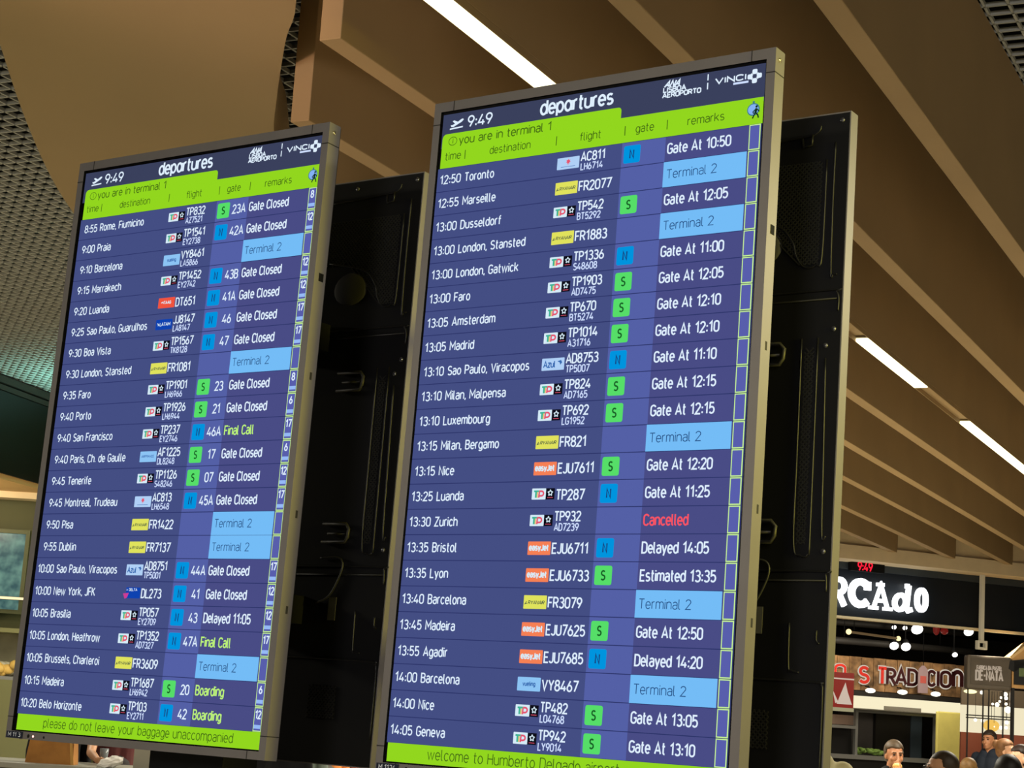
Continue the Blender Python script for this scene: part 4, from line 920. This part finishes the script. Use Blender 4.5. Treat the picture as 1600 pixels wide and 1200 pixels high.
# display counter under the window
o = lthing('display_counter', 'olive display counter with pale food trays below the teal window', 'counter', 10, 1010, 21.5, zero=True)
zt = lpx(10, 1062, 21.5).z; zs = lpx(10, 988, 21.5).z
b = MB(); b.box(-2.5, .85, 0, .8, 0, zt); b.build('base', mat('counter_olive', (112, 112, 74), 0.5), o)
b = MB(); b.box(-2.5, .85, .6, .7, zt, zs); b.build('back_board', mat('back_stone', (150, 146, 118), 0.5, noise=.2, nscale=4), o)
b = MB(); b.box(-2.5, .85, -.02, .7, zs, zs + .05); b.build('top_shelf', mat('counter_olive', (112, 112, 74)), o)
for i, (x, y, c, lab) in enumerate(((3, 1042, (214, 178, 96), 'front tray of golden pastries on the olive display counter'), (16, 1030, (196, 190, 164), 'pale food tray behind the golden pastries on the olive display counter'))):
    q = lthing('food_tray', lab, 'tray', x, y, 21.55 + .27 * i, 'trays on the display counter'); q.location.z = zt
    q.scale = (1.7, 1.4, 2.0)
    b = MB(); b.box(-.16, .16, 0, .16, 0, .02); b.build('tray', slv, q)
    b = MB()
    for k in range(9): b.ell((rr.uniform(-.12, .12), rr.uniform(.03, .13), .045 + rr.random() * .05), (.05, .035, .03), 0, 8, 6)
    b.build('pastries', mat('food_%d' % i, c, 0.55, noise=.2, nscale=9), q)['kind'] = 'stuff'
t_ = lamp('display_fill', 'AREA', tuple(lpx(8, 900, 20.3)), 10, (1, .85, .55), .5, .3, tuple(lpx(10, 1040, 21.6)))  # unseen area light added to brighten the display counter
o = lthing('recessed_lamp', 'small bright lamp in the tan soffit at far left', 'lamp', 1, 753, 22.4)
b = MB(); b.ell((0, 0, 0), (.03, .03, .02), 0, 10, 6); b.build('lens', glow('soffit_lens', (255, 246, 210), 4), o); b = MB(); b.tube([(0, 0, .0), (0, 0, .06)], .035, seg=10); b.build('can', brz, o)

# grey service counter with bag, papers and till
DC = 15.0; PC = lpx(-60, 1187, DC); ZC = 1.06
o = thing('service_counter', 'grey topped service counter under the left board', 'counter', (PC.x, PC.y, 0), RR)
Wc = pxw(306, DC)
b = MB(); b.box(0, Wc, -.12, .75, ZC - .045, ZC); b.build('worktop', mat('counter_grey', (140, 138, 126), 0.45, noise=.06), o, bevel=.006)
b = MB(); b.box(.04, Wc - .03, 0, .7, 0, ZC - .045); b.build('front', mat('counter_front', (44, 42, 40), 0.5), o)
def cthing(name, label, cat, px, dy, group=None):
    p = Vector((PC.x, PC.y, 0)) + Vector((RV.x, RV.y, 0)) * pxw(px + 60, DC) + Vector((-RV.y, RV.x, 0)) * dy; p.z = ZC
    return thing(name, label, cat, p, RR, group)
kraft = mat('kraft_paper', (164, 112, 52), 0.75, noise=.15, nscale=8, bump=.3)
o = cthing('paper_bag', 'brown paper carrier bag standing on the grey counter', 'bag', 72, .12)
b = MB(); w0, w1 = .20, .165; bh = .42
vs = [(-w0, -.06, 0), (w0 - .01, -.06, 0), (w0 - .01, .12, 0), (-w0, .12, 0), (-w0 + .03, -.075, bh * .45), (w0 - .02, -.06, bh * .45), (w0 - .03, .13, bh * .45), (-w0 + .03, .12, bh * .45), (-w1 + .06, -.02, bh), (w1, -.01, bh), (w1, .05, bh), (-w1 + .06, .05, bh)]
b.add(vs, [(0, 3, 2, 1), (0, 1, 5, 4), (1, 2, 6, 5), (2, 3, 7, 6), (3, 0, 4, 7), (4, 5, 9, 8), (5, 6, 10, 9), (6, 7, 11, 10), (7, 4, 8, 11)], 0); b.build('sack', kraft, o)
b = MB(); b.tube([(-.06, -.01, bh), (-.05, -.01, bh + .09), (.05, -.01, bh + .09), (.06, -.01, bh)], .006, seg=6); b.build('handle', kraft, o)
b = MB(); b.prism([(w0 - .028, -.072, 0), (w0 - .004, -.066, 0), (w0 - .035, -.070, bh * .5), (w0 - .055, -.074, bh * .5)], (0, .004, 0)); b.build('side_fold', mat('kraft_fold', (176, 132, 66), .75), o)
o = cthing('paper_napkin', 'crumpled white paper wrapper on the grey counter beside the hand', 'wrapper', 168, .0)
b = MB(); b.ell((0, 0, .044), (.11, .06, .042), 0, 18, 10, Matrix.Rotation(-.3, 3, 'Y')); rw = random.Random(5); b.v = [(x + rw.uniform(-.012, .012), y + rw.uniform(-.009, .009), max(0, z + rw.uniform(-.009, .009))) for x, y, z in b.v]; b.sm = [False] * len(b.sm); b.build('paper', mat('paper_white', (236, 232, 224), .7), o)
o = cthing('card_box', 'pale grey box standing on the grey counter right of the white wrapper', 'box', 218, .02)
b = MB(); b.box(-.085, .085, 0, .15, 0, .24); b.build('carton', mat('carton_grey', (150, 146, 130), .7, noise=.05), o, bevel=.006); b = MB(); b.box(-.08, .08, .05, .055, .24, .243); b.build('tape', mat('tape_tan', (190, 170, 130), .4), o)
o = cthing('tumbler', 'small glass tumbler behind the paper bag on the grey counter', 'glass', 132, .6)
b = MB(); b.tube([(0, 0, 0), (0, 0, .13)], [.03, .038], seg=14); b.build('tumbler', mat('tumbler_glass', (120, 126, 128), .1, noise=.1), o)
# pale panel and stand far behind the gap between the boards
o = lthing('display_stand', 'pale panel seen low in the gap between the two boards', 'panel', 569, 1150, 20.0, zero=True)
w = pxw(58, 20); b = MB(); b.box(-w / 2, w / 2, 0, .06, .1, 1.28); b.build('panel', mat('stand_pale', (170, 164, 140), .6), o); b = MB(); b.box(w / 2, w / 2 + .08, -.02, .1, 0, 1.3); b.box(-w / 2, w / 2, -.15, .2, 0, .1); b.build('post', mat('stand_olive', (104, 98, 72), .5), o)

# ================================================================== PEOPLE
eye_m = mat('eye_dark', (24, 18, 16), .2); shoe_m = mat('shoe_dark', (26, 24, 24), .5); mouth_m = mat('mouth', (128, 66, 58), .5)
def bend(a, c, t): return a + (c - a) * t
def remesh(o, vox, sm=4):
    m = o.modifiers.new('remesh', 'REMESH'); m.mode = 'VOXEL'; m.voxel_size = vox; m.use_smooth_shade = True
    s = o.modifiers.new('smooth', 'SMOOTH'); s.iterations = sm; s.factor = .5
def person(p, height, face, label, skin, hair, top, bottom, style='short', arms=('down', 'down'), sleeve='long', turn=0.0, nod=0.0, glasses=False, group='people'):
    """face: direction (x, y) the body looks; local -y is forward"""
    rz = math.atan2(face[1], face[0]) + PI / 2; k = height / 1.72
    root = thing('person', label, 'person', (p[0], p[1], 0), rz, group); root.scale = (k, k, k)
    SK = mat('skin_%d_%d_%d' % skin, skin, .5, spec=.4); HR = mat('hair_%d_%d_%d' % hair, hair, .55, noise=.25, nscale=30)
    TP = mat('cloth_%d_%d_%d' % top, top, .8, noise=.08, nscale=14); BT = mat('cloth_%d_%d_%d' % bottom, bottom, .8)
    HD = Matrix.Rotation(turn, 3, 'Z') @ Matrix.Rotation(nod, 3, 'X'); hc = Vector((0, -.015, 1.605)); nb = Vector((0, .012, 1.44))
    def H(x, y, z): return hc + HD @ Vector((x, y, z))
    b = MB()
    # head: skull, face, jaw, nose, brow, ears
    b.ell(H(0, .012, .025), (.074, .094, .092), 0, 20, 14, HD); b.ell(H(0, -.022, -.03), (.062, .070, .085), 0, 20, 14, HD); b.ell(H(0, -.050, -.088), (.036, .034, .026), 0, 14, 10, HD)
    b.tube([H(0, -.086, .018), H(0, -.104, -.018), H(0, -.112, -.034)], [.009, .012, .015], seg=10, round_ends=True)
    for s in (-1, 1):
        b.ell(H(s * .032, -.076, .030), (.024, .014, .009), 0, 10, 8, HD); b.ell(H(s * .042, -.062, -.028), (.022, .02, .022), 0, 10, 8, HD)
        b.ell(H(s * .076, .008, -.012), (.012, .022, .033), 0, 10, 8, HD)
    b.ell(H(0, -.088, -.062), (.022, .012, .007), 0, 10, 8, HD); b.ell(H(0, -.086, -.074), (.02, .012, .008), 0, 10, 8, HD)
    b.tube([nb + Vector((0, .01, -.04)), H(0, .02, -.07)], [.062, .056], seg=16, round_ends=True)
    # trunk
    trunk = [((0, .01, 1.43), .075), ((0, .01, 1.38), .115), ((0, 0, 1.28), .135), ((0, 0, 1.12), .125), ((0, 0, 1.00), .135), ((0, .005, .92), .14)]
    def trunk_to(mb, grow):
        for s in (-1, 1): mb.tube([Vector(q) + Vector((s * .055, 0, 0)) for q, _ in trunk], [r_ * .86 + grow for _, r_ in trunk], seg=16, round_ends=True)
        mb.tube([(-.165, .01, 1.375), (.165, .01, 1.375)], .058 + grow, seg=14, round_ends=True)
    trunk_to(b, 0)
    legs = []
    for s in (-1, 1):
        lg = [Vector((s * .09, 0, .92)), Vector((s * .095, -.012, .50)), Vector((s * .095, .012, .09))]; legs.append(lg)
        b.tube([lg[0], bend(lg[0], lg[1], .5), lg[1], bend(lg[1], lg[2], .35), lg[2]], [.085, .072, .052, .054, .036], seg=14, round_ends=True); b.tube([lg[2] + Vector((0, .02, -.05)), lg[2] + Vector((0, -.14, -.06))], [.034, .026], seg=12, round_ends=True)
    sleeves = []
    for s, pose in zip((-1, 1), arms):
        sh_ = Vector((s * .185, .01, 1.385))
        if pose == 'down': el, wr, hd = Vector((s * .235, .03, 1.11)), Vector((s * .245, -.03, .87)), Vector((s * .02, -.25, -.97))
        elif pose == 'eat':
            el = Vector((s * .26, -.12, 1.16)); wr = hc + HD @ Vector((s * .06, -.20, -.17)); hd = (hc + HD @ Vector((s * .005, -.12, -.075))) - wr
        elif pose == 'fold': el, wr, hd = Vector((s * .25, -.08, 1.14)), Vector((s * .02, -.25, 1.14)), Vector((-s * .9, -.1, .1))
        else:
            wr = (Matrix.Translation((p[0], p[1], 0)) @ Matrix.Rotation(rz, 4, 'Z') @ Matrix.Scale(k, 4)).inverted() @ Vector(pose); el = bend(sh_, wr, .52) + Vector((s * .04, .02, -.10)); hd = wr - el
        hd = hd.normalized(); sleeves.append((sh_, el, wr))
        b.tube([sh_, bend(sh_, el, .5), el, bend(el, wr, .35), wr], [.052, .046, .038, .038, .026], seg=12, round_ends=True)
        # hand: palm, four unequal bent fingers, thumb from the side of the palm
        side = hd.cross(Vector((0, 0, 1)));
        side = side.normalized() if side.length > .2 else Vector((1, 0, 0))
        if pose == 'down': side = Vector((0, -1, 0))
        dn = side.cross(hd).normalized()
        if pose == 'down': dn = Vector((-s, 0, 0))
        pc = wr + hd * .05
        b.tube([wr, wr + hd * .045, wr + hd * .085], [.024, .030, .027], seg=12, round_ends=True)
        for i, (of, ln) in enumerate(((-.030, .066), (-.010, .076), (.010, .070), (.029, .054))):
            a0 = wr + hd * .085 + side * of; a1 = a0 + (hd + dn * .25).normalized() * ln * .45; a2 = a1 + (hd + dn * .75).normalized() * ln * .32; a3 = a2 + (hd + dn * 1.2).normalized() * ln * .25
            b.tube([wr + hd * .05 + side * of * .7, a0, a1, a2, a3], [.012, .0105, .0098, .009, .008], seg=8, round_ends=True)
        th = wr + hd * .03 - side * .026
        b.tube([th, th + (hd * .6 - side * .8).normalized() * .035, th + (hd * .6 - side * .8).normalized() * .035 + (hd * .9 - side * .25 + dn * .3).normalized() * .035], [.014, .0115, .009], seg=8, round_ends=True)
    o = b.build('body', SK, root); remesh(o, .0075)
    # clothes
    b = MB(); trunk_to(b, .014)
    for sh_, el, wr in sleeves:
        if sleeve == 'long': b.tube([sh_, bend(sh_, el, .5), el, bend(el, wr, .9)], [.070, .062, .054, .042], seg=14, round_ends=True)
        else: b.tube([sh_, bend(sh_, el, .62)], [.070, .064], seg=14, round_ends=True)
    o = b.build('jacket' if sleeve == 'long' else 't_shirt', TP, root); remesh(o, .011)
    b = MB(); b.tube([nb + Vector((0, .004, -.055)), nb + Vector((0, .002, -.012))], [.085, .068], seg=18); b.build('collar', TP, root)
    b = MB(); b.tube([(0, 0, 1.0), (0, .005, .9)], [.165, .16], seg=18, round_ends=True)
    for lg in legs: b.tube([lg[0], bend(lg[0], lg[1], .5), lg[1], lg[2]], [.10, .09, .072, .062], seg=14, round_ends=True)
    o = b.build('trousers', BT, root); remesh(o, .013)
    for lg in legs:
        b = MB(); b.tube([lg[2] + Vector((0, .03, -.045)), lg[2] + Vector((0, -.06, -.045)), lg[2] + Vector((0, -.16, -.06))], [.044, .042, .030], seg=12, round_ends=True); b.build('shoe', shoe_m, root)
    for s in (-1, 1):
        b = MB(); b.ell(H(s * .031, -.079, .012), (.012, .009, .0075), 0, 10, 8, HD); b.build('eye', eye_m, root)
    b = MB(); b.ell(H(0, -.098, -.068), (.018, .005, .0028), 0, 12, 6, HD); b.build('lips', mouth_m, root)
    # hair
    b = MB()
    if style in ('short', 'buzz', 'bob', 'long', 'bun'):
        g = .004 if style == 'buzz' else .016
        b.ell(H(0, .022, .036), (.076 + g, .094 + g, .090 + g), 0, 22, 16, HD @ Matrix.Rotation(.22, 3, 'X'))
        b.ell(H(0, .052, -.005), (.072 + g * .6, .060 + g, .070 + g), 0, 18, 12, HD)
    if style == 'bob':
        for s in (-1, 1): b.tube([H(s * .072, .0, .04), H(s * .088, .012, -.04), H(s * .078, .01, -.12)], [.028, .032, .022], seg=10, round_ends=True)
        b.ell(H(0, .065, -.06), (.075, .05, .08), 0, 16, 10, HD)
    if style == 'long':
        b.tube([H(0, .07, .03), H(0, .10, -.08), H(0, .11, -.24)], [.075, .075, .04], seg=14, round_ends=True)
        for s in (-1, 1): b.tube([H(s * .07, .02, .04), H(s * .086, .04, -.06), H(s * .08, .06, -.2)], [.026, .028, .02], seg=10, round_ends=True)
    if style == 'bun': b.ell(H(0, .12, .07), (.05, .045, .05), 0, 14, 10, HD)
    # keep the hair off the face: pull what would cover it inside the head
    RI = HD.inverted()
    for i, v in enumerate(b.v):
        q = RI @ (Vector(v) - hc)
        if q.y < -.012 and q.z < .062 - max(0, -.055 - q.y) * -.3:
            q.y = bend(q.y, .02, .75) if abs(q.x) > .055 else .0
            q.x *= .8; b.v[i] = tuple(hc + HD @ q)
    o = b.build('hair', HR, root); remesh(o, .008, 3)
    # cut the hair away from the face
    b = MB()
    for s in (-1, 1): b.ell(H(s * .031, -.084, .034), (.021, .006, .0042), 0, 10, 6, HD)
    b.build('eyebrow', HR, root)
    if glasses:
        gm = mat('glasses_frame', (30, 28, 28), .3); b = MB()
        for s in (-1, 1):
            b.tube([H(s * .034 + .024 * math.cos(a * PI / 8), -.100, .010 + .018 * math.sin(a * PI / 8)) for a in range(17)], .0024, seg=6); b.tube([H(s * .058, -.098, .014), H(s * .082, .0, .012)], .0024, seg=6)
        b.tube([H(-.012, -.101, .012), H(.012, -.101, .012)], .0022, seg=6); b.build('glasses', gm, root)
    return root, hc, HD
def head_at(x, y, Dd):
    p = depth(x, y, Dd); return (p.x, p.y), p.z
def toward_cam(p, ang=0.0):
    d = Vector((CAM.x - p[0], CAM.y - p[1], 0)).normalized(); d.rotate(Matrix.Rotation(ang, 3, 'Z')); return (d.x, d.y)
def folk(x, y, Dd, ang, label, skin, hair, top, bottom, **kw):
    p, z = head_at(x, y, Dd); return person(p, z, toward_cam(p, ang), label, skin, hair, top, bottom, **kw)
PALE, TAN, OLV = (206, 158, 126), (172, 118, 84), (188, 140, 106)
r_ = folk(1397, 1160, 16.2, .35, 'person in black jacket with short greying hair eating a golden pastry', TAN, (74, 60, 44), (18, 18, 20), (24, 24, 30), arms=('eat', 'down'), nod=.1)
o = thing('pastry', 'golden round pastry held at the mouth of the person in black jacket', 'pastry', (0, 0, 0)); hw = r_[1] + r_[2] @ Vector((-.012, -.125, -.085)); kk_ = r_[0].scale[0]
rm = Matrix.Rotation(r_[0].rotation_euler.z, 3, 'Z'); o.location = r_[0].location + rm @ (hw * kk_); o.rotation_euler.z = r_[0].rotation_euler.z
b = MB(); b.ell((0, 0, 0), (.042, .036, .032), 0, 16, 10); b.build('bun', mat('pastry_gold', (218, 166, 92), .5, noise=.2, nscale=30, bump=.3), o); b = MB(); b.ell((0, -.012, .012), (.032, .022, .02), 0, 12, 8); b.build('filling', mat('pastry_cream', (236, 206, 140), .5), o)
folk(1474, 1176, 11.0, -1.35, 'person with very short dark hair and glasses looking left', OLV, (48, 36, 22), (40, 38, 40), (30, 30, 36), style='buzz', glasses=True)
folk(1514, 1187, 17.5, 2.7, 'person with brown hair in front of the yellow-green panel, hair only showing', PALE, (104, 76, 40), (70, 52, 40), (40, 40, 50), style='bob')
folk(1546, 1143, 25.6, -.5, 'person standing in a dark navy short-sleeved t-shirt by the kiosk', TAN, (44, 34, 26), (30, 36, 48), (36, 36, 44), sleeve='short', arms=('down', 'fold'))
folk(1571, 1157, 21.0, 1.3, 'person with swept brown hair in a pale top turned to the right', PALE, (110, 74, 42), (206, 182, 156), (50, 50, 60), style='bun')
folk(1594, 1167, 17.0, -.9, 'person with dark brown hair and white collar at the right edge', PALE, (40, 26, 20), (38, 42, 56), (30, 30, 40), style='short')
folk(1576, 1184, 11.5, 3.0, 'person seen from behind with rounded black hair at bottom right', TAN, (20, 16, 14), (24, 24, 26), (30, 30, 36), style='bob')
folk(1271, 1112, 11.0, .3, 'person in cream top half hidden by the right rear board', OLV, (60, 44, 32), (214, 204, 152), (60, 60, 66))
# behind the grey counter and through the gap
p, z = head_at(105, 1060, 16.2); person(p, 1.72, toward_cam(p, .2), 'person in black clothes behind the brown paper bag', TAN, (30, 24, 20), (20, 20, 22), (24, 24, 26))
p, z = head_at(190, 1062, 16.15); hp_ = Vector((PC.x, PC.y, 0)) + RV * pxw(132 + 60, DC) + Vector((-RV.y, RV.x, 0)) * .36; person(p, 1.72, toward_cam(p, .5), 'person in maroon top reaching a tan-sleeved arm to the grey counter', OLV, (50, 36, 28), (72, 26, 26), (40, 36, 36), sleeve='short', arms=((hp_.x, hp_.y, 1.105), 'down'))
p, z = head_at(380, 1095, 11.5); person(p, 1.70, toward_cam(p, .4), 'person in dark green top under the right end of the left board', OLV, (50, 36, 28), (36, 62, 42), (30, 30, 36))
p, z = head_at(437, 1100, 10.5); person(p, 1.66, toward_cam(p, 2.6), 'person in black coat between the board column and the pale panel', OLV, (30, 26, 24), (12, 12, 13), (20, 20, 22))
p, z = head_at(474, 1100, 17.0); person(p, 1.68, toward_cam(p, -.4), 'person in grey-green top seen low in the gap between the boards', PALE, (80, 56, 36), (86, 96, 88), (60, 56, 50))
p, z = head_at(514, 1100, 18.0); person(p, 1.68, toward_cam(p, .4), 'person in orange-brown top beside the pale panel in the gap', PALE, (90, 60, 36), (176, 106, 48), (60, 56, 50))
p, z = head_at(600, 1100, 17.0); person(p, 1.68, toward_cam(p, .4), 'person in brick red top beside the right board edge', PALE, (50, 36, 26), (150, 84, 66), (50, 46, 44))
